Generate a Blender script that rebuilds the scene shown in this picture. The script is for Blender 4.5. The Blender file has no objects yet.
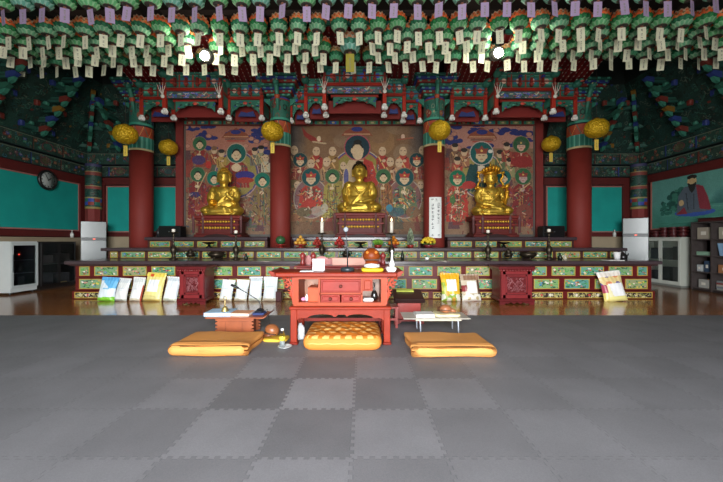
import bpy, math, random
import numpy as np
from mathutils import Matrix, Vector
PI = math.pi
F, HC, CX, CY = 330.0, 1.2, 361.5, 241.0          # focal length in pixels, eye height, image centre
def S(px, Y): return (px - CX) / F * Y
def Z(py, Y): return HC + (CY - py) / F * Y
scn = bpy.context.scene
COL = scn.collection
def lin(c): return c / 12.92 if c <= 0.04045 else ((c + 0.055) / 1.055) ** 2.4
def srgb(c):
    if isinstance(c, str):
        c = tuple(int(c[i:i + 2], 16) for i in (0, 2, 4))
    return tuple(lin(x / 255.0) for x in c)

# ------------------------------------------------------------------ materials
MATS = {}
def mat(name, rough=0.6, metal=0.0, noise=0.15, nscale=6.0, bump=0.0, bscale=40.0, coat=0.0, emit=0.0, spec=0.5, sheen=0.0, trans=0.0, voro=False):
    m = bpy.data.materials.new(name); m.use_nodes = True
    nt = m.node_tree; N = nt.nodes; L = nt.links
    b = N['Principled BSDF']
    at = N.new('ShaderNodeAttribute'); at.attribute_name = 'Col'
    tc = N.new('ShaderNodeTexCoord')
    src = at.outputs['Color']
    if noise:
        nz = N.new('ShaderNodeTexNoise'); nz.inputs['Scale'].default_value = nscale; nz.inputs['Detail'].default_value = 4
        L.new(tc.outputs['Object'], nz.inputs['Vector'])
        mr = N.new('ShaderNodeMapRange'); mr.inputs['To Min'].default_value = 1 - noise; mr.inputs['To Max'].default_value = 1 + noise * .6
        mr.inputs['From Min'].default_value = .25; mr.inputs['From Max'].default_value = .75
        L.new(nz.outputs['Fac'], mr.inputs['Value'])
        mx = N.new('ShaderNodeVectorMath'); mx.operation = 'SCALE'
        L.new(at.outputs['Color'], mx.inputs[0]); L.new(mr.outputs['Result'], mx.inputs['Scale'])
        src = mx.outputs['Vector']
    L.new(src, b.inputs['Base Color'])
    b.inputs['Roughness'].default_value = rough; b.inputs['Metallic'].default_value = metal
    b.inputs['Specular IOR Level'].default_value = spec
    if coat: b.inputs['Coat Weight'].default_value = coat; b.inputs['Coat Roughness'].default_value = .12
    if sheen: b.inputs['Sheen Weight'].default_value = sheen
    if trans: b.inputs['Transmission Weight'].default_value = trans
    if emit:
        L.new(src, b.inputs['Emission Color']); b.inputs['Emission Strength'].default_value = emit
    if bump:
        if voro:
            t = N.new('ShaderNodeTexVoronoi'); out = t.outputs['Distance']
        else:
            t = N.new('ShaderNodeTexNoise'); t.inputs['Detail'].default_value = 3; out = t.outputs['Fac']
        t.inputs['Scale'].default_value = bscale
        L.new(tc.outputs['Object'], t.inputs['Vector'])
        bp = N.new('ShaderNodeBump'); bp.inputs['Strength'].default_value = bump; bp.inputs['Distance'].default_value = .02
        L.new(out, bp.inputs['Height']); L.new(bp.outputs['Normal'], b.inputs['Normal'])
    MATS[name] = m
    return m
mat('paint', .6); mat('paint_fine', .65, noise=.05); mat('lacquer', .36, noise=.22, nscale=5, coat=.12, spec=.4); mat('red_wood', .55, noise=.2, nscale=8, spec=.3)
mat('bright_lacquer', .42, noise=.2, nscale=6, spec=.22); mat('dark_lacquer', .3, noise=.15, coat=.3); mat('gold', .46, metal=.8, noise=.12, bump=.15, bscale=14)
mat('gold_foil', .5, metal=.45, noise=.15, bump=1.0, bscale=26, voro=True)
mat('bronze', .42, metal=.8, noise=.35); mat('satin', .6, noise=.06, bump=.12, bscale=30, spec=.2)
mat('cloth', .85, noise=.08, bump=.15, bscale=60); mat('paper', .75, noise=.03); mat('plastic', .35, noise=.03)
mat('film', .33, noise=.05, bump=.35, bscale=14); mat('wood', .4, noise=.25, nscale=9, coat=.2); mat('steel', .3, metal=1, noise=.05)
mat('white_metal', .3, noise=.04, coat=.2); mat('leaf', .6, noise=.2); mat('fruit', .4, noise=.12)
mat('lens', .3, noise=0, emit=60); mat('flame', .5, noise=0, emit=9); mat('petal', .7, noise=.1, nscale=14); mat('led', .5, noise=0, emit=3)
mat('glass_dark', .06, noise=0, spec=.8); mat('wall_paint', .7, noise=.1, nscale=2.5); mat('mural', .75, noise=.12, nscale=4); mat('ceramic', .12, noise=.02, coat=.3)
def glass():
    m = bpy.data.materials.new('clear_glass'); m.use_nodes = True
    b = m.node_tree.nodes['Principled BSDF']; b.inputs['Base Color'].default_value = (.92, .97, .97, 1)
    b.inputs['Roughness'].default_value = .03; b.inputs['Transmission Weight'].default_value = 1; b.inputs['IOR'].default_value = 1.1
    MATS['glass'] = m
glass()

# ------------------------------------------------------------------ mesh builder
class MB:
    def __init__(s, c='808080'): s.v = []; s.f = []; s.fc = []; s.sm = []; s.c = srgb(c); s.smooth = False
    def col(s, c): s.c = srgb(c); return s
    def add(s, vs, fs, smooth=None, cols=None):
        b = len(s.v); s.v.extend(tuple(p) for p in vs)
        sm = s.smooth if smooth is None else smooth
        for i, f in enumerate(fs):
            s.f.append(tuple(b + k for k in f)); s.fc.append(cols[i] if cols else s.c); s.sm.append(sm)
        return s
    def box(s, x0, x1, y0, y1, z0, z1, r=0.0):
        x0, x1 = min(x0, x1), max(x0, x1); y0, y1 = min(y0, y1), max(y0, y1); z0, z1 = min(z0, z1), max(z0, z1)
        if r <= 0:
            vs = [(x0, y0, z0), (x1, y0, z0), (x1, y1, z0), (x0, y1, z0), (x0, y0, z1), (x1, y0, z1), (x1, y1, z1), (x0, y1, z1)]
            return s.add(vs, [(3, 2, 1, 0), (4, 5, 6, 7), (0, 1, 5, 4), (1, 2, 6, 5), (2, 3, 7, 6), (3, 0, 4, 7)], False)
        r = min(r, (x1 - x0) * .45, (y1 - y0) * .45, (z1 - z0) * .45)
        ext = ((x0, x1), (y0, y1), (z0, z1)); vs = []; idx = {}
        for i in (0, 1):
            for j in (0, 1):
                for k in (0, 1):
                    b = (i, j, k)
                    for a in range(3):
                        p = [ext[t][b[t]] + (0 if t == a else (r if b[t] == 0 else -r)) for t in range(3)]
                        idx[(b, a)] = len(vs); vs.append(p)
        fs = []
        def quad(ids):
            p = [Vector(vs[q]) for q in ids]
            n = (p[1] - p[0]).cross(p[2] - p[0]); cen = sum(p, Vector()) / len(p)
            if n.dot(cen - Vector(((x0 + x1) / 2, (y0 + y1) / 2, (z0 + z1) / 2))) < 0: ids = ids[::-1]
            fs.append(tuple(ids))
        for a in range(3):
            o = [t for t in range(3) if t != a]
            for sd in (0, 1):
                ids = []
                for (p, q) in ((0, 0), (1, 0), (1, 1), (0, 1)):
                    b = [0, 0, 0]; b[a] = sd; b[o[0]] = p; b[o[1]] = q; ids.append(idx[(tuple(b), a)])
                quad(ids)
            for p in (0, 1):
                for q in (0, 1):
                    b0 = [0, 0, 0]; b0[o[0]] = p; b0[o[1]] = q; b1 = list(b0); b1[a] = 1
                    quad([idx[(tuple(b0), o[0])], idx[(tuple(b1), o[0])], idx[(tuple(b1), o[1])], idx[(tuple(b0), o[1])]])
        for i in (0, 1):
            for j in (0, 1):
                for k in (0, 1): quad([idx[((i, j, k), a)] for a in range(3)])
        return s.add(vs, fs, False)
    def prism(s, poly, axis, t0, t1, smooth=False):
        n = len(poly); vs = []
        for t in (t0, t1):
            for (a, b) in poly:
                vs.append({'x': (t, a, b), 'y': (a, t, b), 'z': (a, b, t)}[axis])
        area = sum(poly[i][0] * poly[(i + 1) % n][1] - poly[(i + 1) % n][0] * poly[i][1] for i in range(n))
        flip = (area > 0) ^ (axis == 'y') ^ (t1 < t0)
        c0 = tuple(range(n)); c1 = tuple(range(n, 2 * n))
        sd = [(i, (i + 1) % n, n + (i + 1) % n, n + i) for i in range(n)]
        fs = [c0[::-1], c1] + sd if flip else [c0, c1[::-1]] + [q[::-1] for q in sd]
        return s.add(vs, fs, smooth)
    def lathe(s, prof, c=(0, 0, 0), seg=20, smooth=True, cols=None, sx=1, sy=1):
        vs = []; fs = []; fc = []; n = len(prof)
        for (r, z) in prof:
            for k in range(seg):
                a = 2 * PI * k / seg; vs.append((c[0] + r * sx * math.cos(a), c[1] + r * sy * math.sin(a), c[2] + z))
        for i in range(n - 1):
            for k in range(seg):
                fs.append((i * seg + k, i * seg + (k + 1) % seg, (i + 1) * seg + (k + 1) % seg, (i + 1) * seg + k))
                fc.append(srgb(cols[i]) if cols else s.c)
        fs.append(tuple(range(seg))[::-1]); fc.append(srgb(cols[0]) if cols else s.c)
        fs.append(tuple(range((n - 1) * seg, n * seg))); fc.append(srgb(cols[-1]) if cols else s.c)
        return s.add(vs, fs, smooth, fc)
    def tube(s, pts, r, seg=8, smooth=True):
        pts = [Vector(p) for p in pts]; n = len(pts)
        rs = r if isinstance(r, (list, tuple)) else [r] * n
        vs = []; fs = []; up = None
        for i, p in enumerate(pts):
            d = (pts[min(i + 1, n - 1)] - pts[max(i - 1, 0)]).normalized()
            if up is None: up = d.orthogonal().normalized()
            u = (up - d * up.dot(d))
            u = u.normalized() if u.length > 1e-6 else d.orthogonal().normalized()
            up = u; w = d.cross(u)
            for k in range(seg):
                a = 2 * PI * k / seg; vs.append(p + (u * math.cos(a) + w * math.sin(a)) * rs[i])
        for i in range(n - 1):
            for k in range(seg): fs.append((i * seg + k, i * seg + (k + 1) % seg, (i + 1) * seg + (k + 1) % seg, (i + 1) * seg + k))
        fs.append(tuple(range(seg))[::-1]); fs.append(tuple(range((n - 1) * seg, n * seg)))
        return s.add(vs, fs, smooth)
    def ell(s, c, r, seg=14, rings=9, smooth=True, rot=None):
        if not isinstance(r, (tuple, list)): r = (r, r, r)
        vs = []; fs = []
        for i in range(1, rings):
            t = PI * i / rings
            for k in range(seg):
                a = 2 * PI * k / seg; vs.append(Vector((r[0] * math.sin(t) * math.cos(a), r[1] * math.sin(t) * math.sin(a), -r[2] * math.cos(t))))
        vs += [Vector((0, 0, -r[2])), Vector((0, 0, r[2]))]
        if rot is not None: vs = [rot @ v for v in vs]
        vs = [v + Vector(c) for v in vs]; nb = (rings - 1) * seg
        for i in range(rings - 2):
            for k in range(seg): fs.append((i * seg + k, i * seg + (k + 1) % seg, (i + 1) * seg + (k + 1) % seg, (i + 1) * seg + k))
        for k in range(seg):
            fs.append((nb, (k + 1) % seg, k)); fs.append((nb + 1, (rings - 2) * seg + k, (rings - 2) * seg + (k + 1) % seg))
        return s.add(vs, fs, smooth)
    def grid(s, fn, nu, nv, cf=None, smooth=True, flip=False):
        vs = [fn(i / nu, j / nv) for j in range(nv + 1) for i in range(nu + 1)]; fs = []; fc = []
        for j in range(nv):
            for i in range(nu):
                q = (j * (nu + 1) + i, j * (nu + 1) + i + 1, (j + 1) * (nu + 1) + i + 1, (j + 1) * (nu + 1) + i)
                fs.append(q[::-1] if flip else q)
                fc.append(srgb(cf((i + .5) / nu, (j + .5) / nv)) if cf else s.c)
        return s.add(vs, fs, smooth, fc)
    def canvas(s, cv, o, u, v):           # paints a canvas on the rectangle o + u*a + v*b
        h, w = cv.a.shape[:2]; o, u, v = Vector(o), Vector(u), Vector(v)
        vs = [o + u * (i / w) + v * (j / h) for j in range(h + 1) for i in range(w + 1)]
        fs = [(j * (w + 1) + i, j * (w + 1) + i + 1, (j + 1) * (w + 1) + i + 1, (j + 1) * (w + 1) + i) for j in range(h) for i in range(w)]
        L = cv.linear()
        fc = [tuple(L[h - 1 - j, i]) for j in range(h) for i in range(w)]
        return s.add(vs, fs, False, fc)
    def xf(s, M, start=0):
        for i in range(start, len(s.v)): s.v[i] = tuple(M @ Vector(s.v[i]))
        return s
    def mark(s): return len(s.v)
    def mesh(s, name, m):
        me = bpy.data.meshes.new(name); me.from_pydata(s.v, [], s.f)
        n = np.array([len(f) for f in s.f]); c = np.ones((len(s.f), 4), np.float32); c[:, :3] = np.array(s.fc, np.float32)
        at = me.color_attributes.new('Col', 'FLOAT_COLOR', 'CORNER')
        at.data.foreach_set('color', np.repeat(c, n, axis=0).ravel())
        me.polygons.foreach_set('use_smooth', s.sm)
        me.materials.append(MATS[m]); me.update()
        return me
    def build(s, name, m, parent=None, loc=None, rz=0):
        o = bpy.data.objects.new(name, s.mesh(name, m)); COL.objects.link(o)
        if parent is not None: o.parent = parent
        if loc is not None: o.location = loc
        if rz: o.rotation_euler = (0, 0, rz)
        return o

def tag(o, label=None, cat=None, group=None, kind=None):
    if label: o['label'] = label
    if cat: o['category'] = cat
    if group: o['group'] = group
    if kind: o['kind'] = kind
    return o
def thing(name, label, cat, loc=(0, 0, 0), rz=0, group=None):
    o = bpy.data.objects.new(name, None); COL.objects.link(o); o.empty_display_size = .1
    o.location = loc; o.rotation_euler = (0, 0, rz)
    return tag(o, label, cat, group)
def struct(o, label=None): return tag(o, label, None, None, 'structure')
def inst(src, name, parent=None, loc=(0, 0, 0)):
    o = bpy.data.objects.new(name, src.data if hasattr(src, 'data') else src); COL.objects.link(o); o.parent = parent; o.location = loc
    return o
def dup(root, loc, rz=0.0, label=None, scale=None):
    r = root.copy(); COL.objects.link(r); r.location = loc; r.rotation_euler = (0, 0, rz)
    if label: r['label'] = label
    if scale: r.scale = scale
    for ch in list(root.children):
        c = ch.copy(); COL.objects.link(c); c.parent = r
        for g in list(ch.children):
            d = g.copy(); COL.objects.link(d); d.parent = c
    return r
ORD = ['first', 'second', 'third', 'fourth', 'fifth', 'sixth', 'seventh', 'eighth', 'ninth', 'tenth', 'eleventh', 'twelfth', 'thirteenth', 'fourteenth', 'fifteenth', 'sixteenth', 'seventeenth', 'eighteenth', 'nineteenth', 'twentieth', 'twenty-first', 'twenty-second', 'twenty-third', 'twenty-fourth', 'twenty-fifth']
def mirror_x(pts): return [(-x, y, z) for (x, y, z) in pts]

# ------------------------------------------------------------------ painted canvases
class Cv:
    def __init__(s, w, h, ext, bg):                 # ext = (x0, y0, x1, y1) in drawing units, y down
        s.a = np.zeros((h, w, 3)); s.a[:] = np.array(s.rgb(bg)); s.e = ext
        x0, y0, x1, y1 = ext
        s.X, s.Y = np.meshgrid(x0 + (np.arange(w) + .5) / w * (x1 - x0), y0 + (np.arange(h) + .5) / h * (y1 - y0))
    def rgb(s, c): return tuple(int(c[i:i + 2], 16) / 255 for i in (0, 2, 4)) if isinstance(c, str) else c
    def put(s, m, c, al=1.0):
        s.a[m] = s.a[m] * (1 - al) + np.array(s.rgb(c)) * al; return s
    def rect(s, x0, y0, x1, y1, c, al=1.0): return s.put((s.X >= x0) & (s.X < x1) & (s.Y >= y0) & (s.Y < y1), c, al)
    def el(s, cx, cy, rx, ry, c, al=1.0): return s.put(((s.X - cx) / rx) ** 2 + ((s.Y - cy) / ry) ** 2 < 1, c, al)
    def ring(s, cx, cy, rx, ry, t, c):
        d = ((s.X - cx) / rx) ** 2 + ((s.Y - cy) / ry) ** 2; return s.put((d < 1) & (d > (1 - t) ** 2), c)
    def poly(s, pts, c, al=1.0):
        m = np.zeros(s.X.shape, bool); n = len(pts)
        for i in range(n):
            xa, ya = pts[i]; xb, yb = pts[(i + 1) % n]
            if ya == yb: continue
            m ^= ((s.Y < ya) != (s.Y < yb)) & (s.X < (xb - xa) * (s.Y - ya) / (yb - ya) + xa)
        return s.put(m, c, al)
    def line(s, xa, ya, xb, yb, w, c, al=1.0):
        dx, dy = xb - xa, yb - ya; L2 = dx * dx + dy * dy + 1e-9
        t = np.clip(((s.X - xa) * dx + (s.Y - ya) * dy) / L2, 0, 1)
        return s.put((s.X - xa - t * dx) ** 2 + (s.Y - ya - t * dy) ** 2 < w * w / 4, c, al)
    def blobs(s, rng, n, r, c, box=None, al=1.0):
        x0, y0, x1, y1 = box or s.e
        for _ in range(n):
            k = rng.uniform(.6, 1.4); s.el(rng.uniform(x0, x1), rng.uniform(y0, y1), r * k, r * rng.uniform(.5, 1.2) * k, c if isinstance(c, str) else rng.choice(c), al)
        return s
    def grain(s, amt, seed=1):
        g = np.random.RandomState(seed).normal(0, amt, s.a.shape[:2])[..., None]; s.a = np.clip(s.a + g, 0, 1); return s
    def linear(s):
        a = np.clip(s.a, 0, 1); return np.where(a <= .04045, a / 12.92, ((a + .055) / 1.055) ** 2.4)
def dancheong(w, h, L, H, seed, base='2f6a5c', dens=1.0):
    """a painted beam face: cartouches with fine scrolls, flowers and edge lines"""
    rng = random.Random(seed); cv = Cv(w, h, (0, 0, L, H), base); n = max(1, round(L / (H * 2.4))); P = L / n
    for i in range(n):
        x = i * P
        for q in range(int(26 * dens)):
            cx_, cy_, r = x + P * rng.random(), H * rng.uniform(.12, .88), H * rng.uniform(.06, .13)
            cv.ring(cx_, cy_, r, r, .4, rng.choice(['4f8a74', '7f9078', '152c28', '152c28', '8a4a3e', '2f6f86', '6a5a48']))
        for q in range(int(5 * dens)):
            fx, fy = x + P * rng.uniform(.1, .95), H * rng.uniform(.25, .75)
            cv.el(fx, fy, H * .12, H * .11, rng.choice(['8c342e', '44549c', '9a5a40', '3e8f76', '8c342e', '6a3a54'])); cv.el(fx, fy, H * .04, H * .04, 'a8a080')
        cv.rect(x, 0, x + H * .06, H, '14282a'); cv.rect(x + H * .06, 0, x + H * .14, H, rng.choice(['7c3228', '34458c', '6a4a38']))
        if i % 2: cv.ring(x + P * .5, H * .5, H * .45, H * .32, .16, '7c3a44'); cv.el(x + P * .5, H * .5, H * .34, H * .22, rng.choice(['3f5a60', '6a5a3c', '2f6a5c']), .7)
    cv.rect(0, 0, L, H * .07, '14242a'); cv.rect(0, H * .07, L, H * .12, '6f7f6c'); cv.rect(0, H * .93, L, H, '14242a')
    cv.a *= .88; return cv.grain(.02, seed)
def swirls(w, h, L, H, seed, base='1f453d', sc=1.0):
    """dark green boards covered with fine brushed scrolls"""
    rng = random.Random(seed); cv = Cv(w, h, (0, 0, L, H), base)
    cols = ['2f6152', '14261f', '3f7263', '101e1b', '4a4034', '163a34', '21504e', '5f7062']
    cv.blobs(rng, int(L * H * 5), .16, ['15302a', '2a5a4c', '122722'], None, .5)
    for _ in range(int(L * H * 60 * sc)):
        x, y = rng.uniform(0, L), rng.uniform(0, H); r = rng.uniform(.025, .07)
        cv.ring(x, y, r, r * rng.uniform(.6, 1), .35, rng.choice(cols), )
    for _ in range(int(L * H * 34 * sc)):
        x, y = rng.uniform(0, L), rng.uniform(0, H); a = rng.uniform(0, PI); l = rng.uniform(.06, .22)
        cv.line(x, y, x + l * math.cos(a), y + l * math.sin(a), .022, rng.choice(cols))
    for _ in range(int(L * H * 3 * sc)):
        cv.el(rng.uniform(0, L), rng.uniform(0, H), .035, .028, rng.choice(['7c3028', '30408c', '8a6a28', '2f7a64']))
    cv.a *= .8; return cv.grain(.015, seed)
# ================================================================== THE HALL
XL, XR, YB, YF, ZC = -8.5, 8.6, 10.2, -3.2, 6.7
def wood_floor_mat():
    m = bpy.data.materials.new('floor_boards'); m.use_nodes = True; nt = m.node_tree; N = nt.nodes; L = nt.links; b = N['Principled BSDF']
    tc = N.new('ShaderNodeTexCoord'); br = N.new('ShaderNodeTexBrick')
    br.inputs['Color1'].default_value = (*srgb('b0703c'), 1); br.inputs['Color2'].default_value = (*srgb('945a30'), 1); br.inputs['Mortar'].default_value = (*srgb('2c170d'), 1)
    br.inputs['Scale'].default_value = 1; br.inputs['Brick Width'].default_value = 1.3; br.inputs['Row Height'].default_value = .14; br.inputs['Mortar Size'].default_value = .004
    L.new(tc.outputs['Object'], br.inputs['Vector'])
    mp = N.new('ShaderNodeMapping'); mp.inputs['Scale'].default_value = (1.5, 22, 1); L.new(tc.outputs['Object'], mp.inputs['Vector'])
    nz = N.new('ShaderNodeTexNoise'); nz.inputs['Scale'].default_value = 3; nz.inputs['Detail'].default_value = 6; L.new(mp.outputs['Vector'], nz.inputs['Vector'])
    mr = N.new('ShaderNodeMapRange'); mr.inputs['To Min'].default_value = .65; mr.inputs['To Max'].default_value = 1.3; L.new(nz.outputs['Fac'], mr.inputs['Value'])
    sc = N.new('ShaderNodeVectorMath'); sc.operation = 'SCALE'; L.new(br.outputs['Color'], sc.inputs[0]); L.new(mr.outputs['Result'], sc.inputs['Scale'])
    L.new(sc.outputs['Vector'], b.inputs['Base Color']); b.inputs['Roughness'].default_value = .2; b.inputs['Coat Weight'].default_value = .35; b.inputs['Coat Roughness'].default_value = .1
    MATS['floor_boards'] = m
def rubber_mat():
    m = bpy.data.materials.new('rubber_tiles'); m.use_nodes = True; nt = m.node_tree; N = nt.nodes; L = nt.links; b = N['Principled BSDF']
    tc = N.new('ShaderNodeTexCoord'); sp = N.new('ShaderNodeSeparateXYZ'); L.new(tc.outputs['Object'], sp.inputs[0])
    def mth(op, a, bb=None):
        n = N.new('ShaderNodeMath'); n.operation = op
        for i, q in enumerate((a, bb)):
            if q is None: continue
            if isinstance(q, (int, float)): n.inputs[i].default_value = q
            else: L.new(q, n.inputs[i])
        return n.outputs[0]
    T = .523
    def tooth(o): return mth('MULTIPLY', mth('SIGN', mth('SINE', mth('MULTIPLY', o, 2 * PI / .0654))), .011)
    x = mth('ADD', sp.outputs[0], .055); y = mth('ADD', sp.outputs[1], -.239)
    xs = mth('ADD', x, tooth(y)); ys = mth('ADD', y, tooth(x))
    ix = mth('FLOOR', mth('DIVIDE', xs, T)); iy = mth('FLOOR', mth('DIVIDE', ys, T))
    chk = mth('PINGPONG', mth('ADD', ix, iy), 1)                # 0 / 1 chequer
    cb = N.new('ShaderNodeCombineXYZ'); L.new(ix, cb.inputs[0]); L.new(iy, cb.inputs[1])
    wn = N.new('ShaderNodeTexWhiteNoise'); wn.noise_dimensions = '2D'; L.new(cb.outputs[0], wn.inputs['Vector'])
    # the joint between neighbouring tiles
    def edge(v):
        fr = mth('FRACT', mth('DIVIDE', v, T)); return mth('MINIMUM', fr, mth('SUBTRACT', 1, fr))
    e = mth('LESS_THAN', mth('MINIMUM', edge(xs), edge(ys)), .006)
    nz = N.new('ShaderNodeTexNoise'); nz.inputs['Scale'].default_value = 2.2; nz.inputs['Detail'].default_value = 5; L.new(tc.outputs['Object'], nz.inputs['Vector'])
    n2 = N.new('ShaderNodeTexNoise'); n2.inputs['Scale'].default_value = 140; L.new(tc.outputs['Object'], n2.inputs['Vector'])
    # newer, paler tiles lie chequered in one patch; the fade farther off paints in grazing reflections
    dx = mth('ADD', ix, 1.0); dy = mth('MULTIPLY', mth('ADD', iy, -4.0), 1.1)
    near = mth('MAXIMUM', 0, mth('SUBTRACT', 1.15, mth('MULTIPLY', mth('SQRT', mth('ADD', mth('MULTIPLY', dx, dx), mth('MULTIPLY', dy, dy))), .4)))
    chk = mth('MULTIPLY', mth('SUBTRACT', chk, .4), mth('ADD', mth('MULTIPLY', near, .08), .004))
    val = mth('ADD', chk, mth('MULTIPLY', wn.outputs['Value'], .016))
    val = mth('ADD', val, .155)
    val = mth('MULTIPLY', val, mth('ADD', mth('MULTIPLY', nz.outputs['Fac'], .5), .75))
    val = mth('MULTIPLY', val, mth('ADD', mth('MULTIPLY', n2.outputs['Fac'], .4), .8))
    val = mth('MULTIPLY', val, mth('SUBTRACT', 1, mth('MULTIPLY', e, .22)))
    cc = N.new('ShaderNodeCombineColor')
    L.new(val, cc.inputs[0]); L.new(mth('MULTIPLY', val, .975), cc.inputs[1]); L.new(mth('MULTIPLY', val, 1.02), cc.inputs[2])
    L.new(cc.outputs[0], b.inputs['Base Color']); b.inputs['Roughness'].default_value = .6; b.inputs['Specular IOR Level'].default_value = .35
    bp = N.new('ShaderNodeBump'); bp.inputs['Strength'].default_value = .12; bp.inputs['Distance'].default_value = .004
    L.new(n2.outputs['Fac'], bp.inputs['Height']); L.new(bp.outputs['Normal'], b.inputs['Normal'])
    MATS['rubber_tiles'] = m
wood_floor_mat(); rubber_mat()
struct(MB().box(XL - .2, XR + .2, YF - .2, YB + .2, -.12, 0).build('floor', 'floor_boards'))
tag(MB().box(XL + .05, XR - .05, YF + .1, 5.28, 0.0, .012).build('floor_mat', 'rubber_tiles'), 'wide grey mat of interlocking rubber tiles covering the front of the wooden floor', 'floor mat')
RED, DRED, TEAL = '5a1a18', '421312', '0f9a90'
struct(MB(DRED).box(XL, XR, YB, YB + .2, 0, ZC).build('wall_back', 'wall_paint'))
struct(MB(DRED).box(XL - .2, XL, YF - .2, YB + .2, 0, ZC).build('wall_left', 'wall_paint'))
struct(MB(DRED).box(XR, XR + .2, YF - .2, YB + .2, 0, ZC).build('wall_right', 'wall_paint'))
DX0, DX1, DZ = -2.6, 2.2, 4.0
m = MB('6d3a2c'); m.box(XL, DX0, YF - .2, YF, 0, ZC).box(DX1, XR, YF - .2, YF, 0, ZC).box(DX0, DX1, YF - .2, YF, DZ, ZC)
struct(m.build('wall_front', 'wall_paint'))
cvc = swirls(300, 230, 8.5, 6.5, 77, base='2a3a32', sc=.5)
m = MB('241a17').box(XL - .2, XR + .2, YF - .2, YB + .2, ZC, ZC + .15)
for k in range(14):
    y = YF + .6 + k * .95; m.col('2f231d').box(XL, XR, y, y + .16, ZC - .14, ZC)
struct(m.build('ceiling', 'wall_paint'))
m = MB('2c2420')
for k in range(7): x = XL + 1.2 + k * 2.45; m.box(x - .14, x + .14, YF, YB, ZC - .3, ZC - .14)
struct(m.build('trim_1', 'wall_paint'))

TN = [1]
def trim(mb, m='paint', label=None):
    TN[0] += 1; return struct(mb.build('trim_%d' % TN[0], m), label)
def framed_panel(axis, w, a0, a1, z0, z1, sgn):
    """teal wall panel with a fine pink line; w = wall plane, sgn = direction into the room"""
    def bx(m, a, b, c, d, t):
        if axis == 'y': m.box(a, b, w, w + sgn * t, c, d)
        else: m.box(w, w + sgn * t, a, b, c, d)
    m = MB(TEAL); bx(m, a0, a1, z0, z1, .015); trim(m, 'wall_paint')
    m = MB('a86a62'); e = .035
    bx(m, a0 - e, a1 + e, z1, z1 + e, .03); bx(m, a0 - e, a1 + e, z0 - e, z0, .03); bx(m, a0 - e, a0, z0, z1, .03); bx(m, a1, a1 + e, z0, z1, .03)
    trim(m)
framed_panel('y', YB, S(108, YB), S(176, YB), 1.5, 2.86, -1)
framed_panel('y', YB, S(547, YB), S(622, YB), 1.5, 2.86, -1)
framed_panel('x', XL, 1.2, 9.88, 1.53, 2.89, 1)
# timber frame round the panels: rails and posts standing proud of the wall
m = MB(RED)
for (a, b) in ((XL, S(180, YB)), (S(543, YB), XR)):
    m.box(a, b, YB - .07, YB, 2.93, 3.14).box(a, b, YB - .07, YB, 1.33, 1.44)
for px in (103, 624.5): x = S(px, YB); m.box(x - .1, x + .1, YB - .08, YB, 1.44, 2.93)
trim(m)
for w, sg in ((XL, 1), (XR, -1)):
    trim(MB(RED).box(w, w + sg * .07, YF, YB, 2.93, 3.16).box(w, w + sg * .07, YF, YB, 1.33, 1.47).box(w, w + sg * .08, 9.9, 10.12, 1.47, 2.93))
# pale ledge under the panels
trim(MB('a8977c').box(XL, S(182, YB), YB - .16, YB - .07, 0, 1.3).box(XL, S(182, YB), YB - .2, YB, 1.3, 1.33), 'wall_paint')
trim(MB('a8977c').box(S(541, YB), XR, YB - .16, YB - .07, 0, 1.3).box(S(541, YB), XR, YB - .2, YB, 1.3, 1.33), 'wall_paint')
trim(MB('a8977c').box(XL, XL + .13, YF, YB - .2, 0, 1.27).box(XL, XL + .17, YF, YB - .2, 1.27, 1.3), 'wall_paint')
trim(MB('5a4a40').box(XR - .1, XR, YF, YB - .2, 0, 1.3), 'wall_paint')
# painted beams above the panels
def beams(w, axis, a0, a1, sgn, seed):
    L = a1 - a0
    for (z0, z1, d, sd) in ((3.16, 3.5, .1, 0), (3.52, 3.88, .16, 1)):
        cv = dancheong(int(L * 48), 18, L, z1 - z0, seed + sd, base='294d42' if sd else '30493e')
        m = MB('1a302a')
        if axis == 'y':
            m.box(a0, a1, w - d, w, z0, z1); m.canvas(cv, (a0, w - d - .002, z0), (L, 0, 0), (0, 0, z1 - z0))
        elif sgn > 0:
            m.box(w, w + d, a0, a1, z0, z1); m.canvas(cv, (w + d + .002, a0, z0), (0, L, 0), (0, 0, z1 - z0))
        else:
            m.box(w - d, w, a0, a1, z0, z1); m.canvas(cv, (w - d - .002, a1, z0), (0, -L, 0), (0, 0, z1 - z0))
        trim(m)
beams(YB, 'y', XL, S(182, YB), -1, 11); beams(YB, 'y', S(541, YB), XR, -1, 21)
beams(XL, 'x', 2.5, YB - .17, 1, 31); beams(XR, 'x', 2.5, YB - .17, -1, 41)
# sloping painted boards between the beams and the ceiling
def soffit(p0, along, inward, seed):
    L = Vector(along).length; up = Vector(inward) + Vector((0, 0, 1.75)); H = up.length
    cv = swirls(int(L * 40), int(H * 40), L, H, seed)
    m = MB(); m.canvas(cv, p0, along, up)
    b = Vector(p0); bk = -Vector(inward).normalized() * .04
    m.col('1c2f2a').add([b + bk, b + Vector(along) + bk, b + Vector(along) + up + bk, b + up + bk], [(0, 1, 2, 3)])
    t = b + up
    m.col('1a2421').add([t, t + Vector(along), t + Vector(along) + Vector((0, 0, 1.1)), t + Vector((0, 0, 1.1))], [(0, 1, 2, 3)])
    trim(m, 'paint')
soffit((XL + .16, 2.5, 3.88), (0, 7.6, 0), (1.0, 0, 0), 51)
soffit((XR - .16, 10.1, 3.88), (0, -7.6, 0), (-1.0, 0, 0), 52)
soffit((XL + .1, YB - .16, 3.88), (S(182, YB) - XL - .1, 0, 0), (0, -.7, 0), 53)
soffit((S(541, YB), YB - .16, 3.88), (XR - .1 - S(541, YB), 0, 0), (0, -.7, 0), 54)

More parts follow.
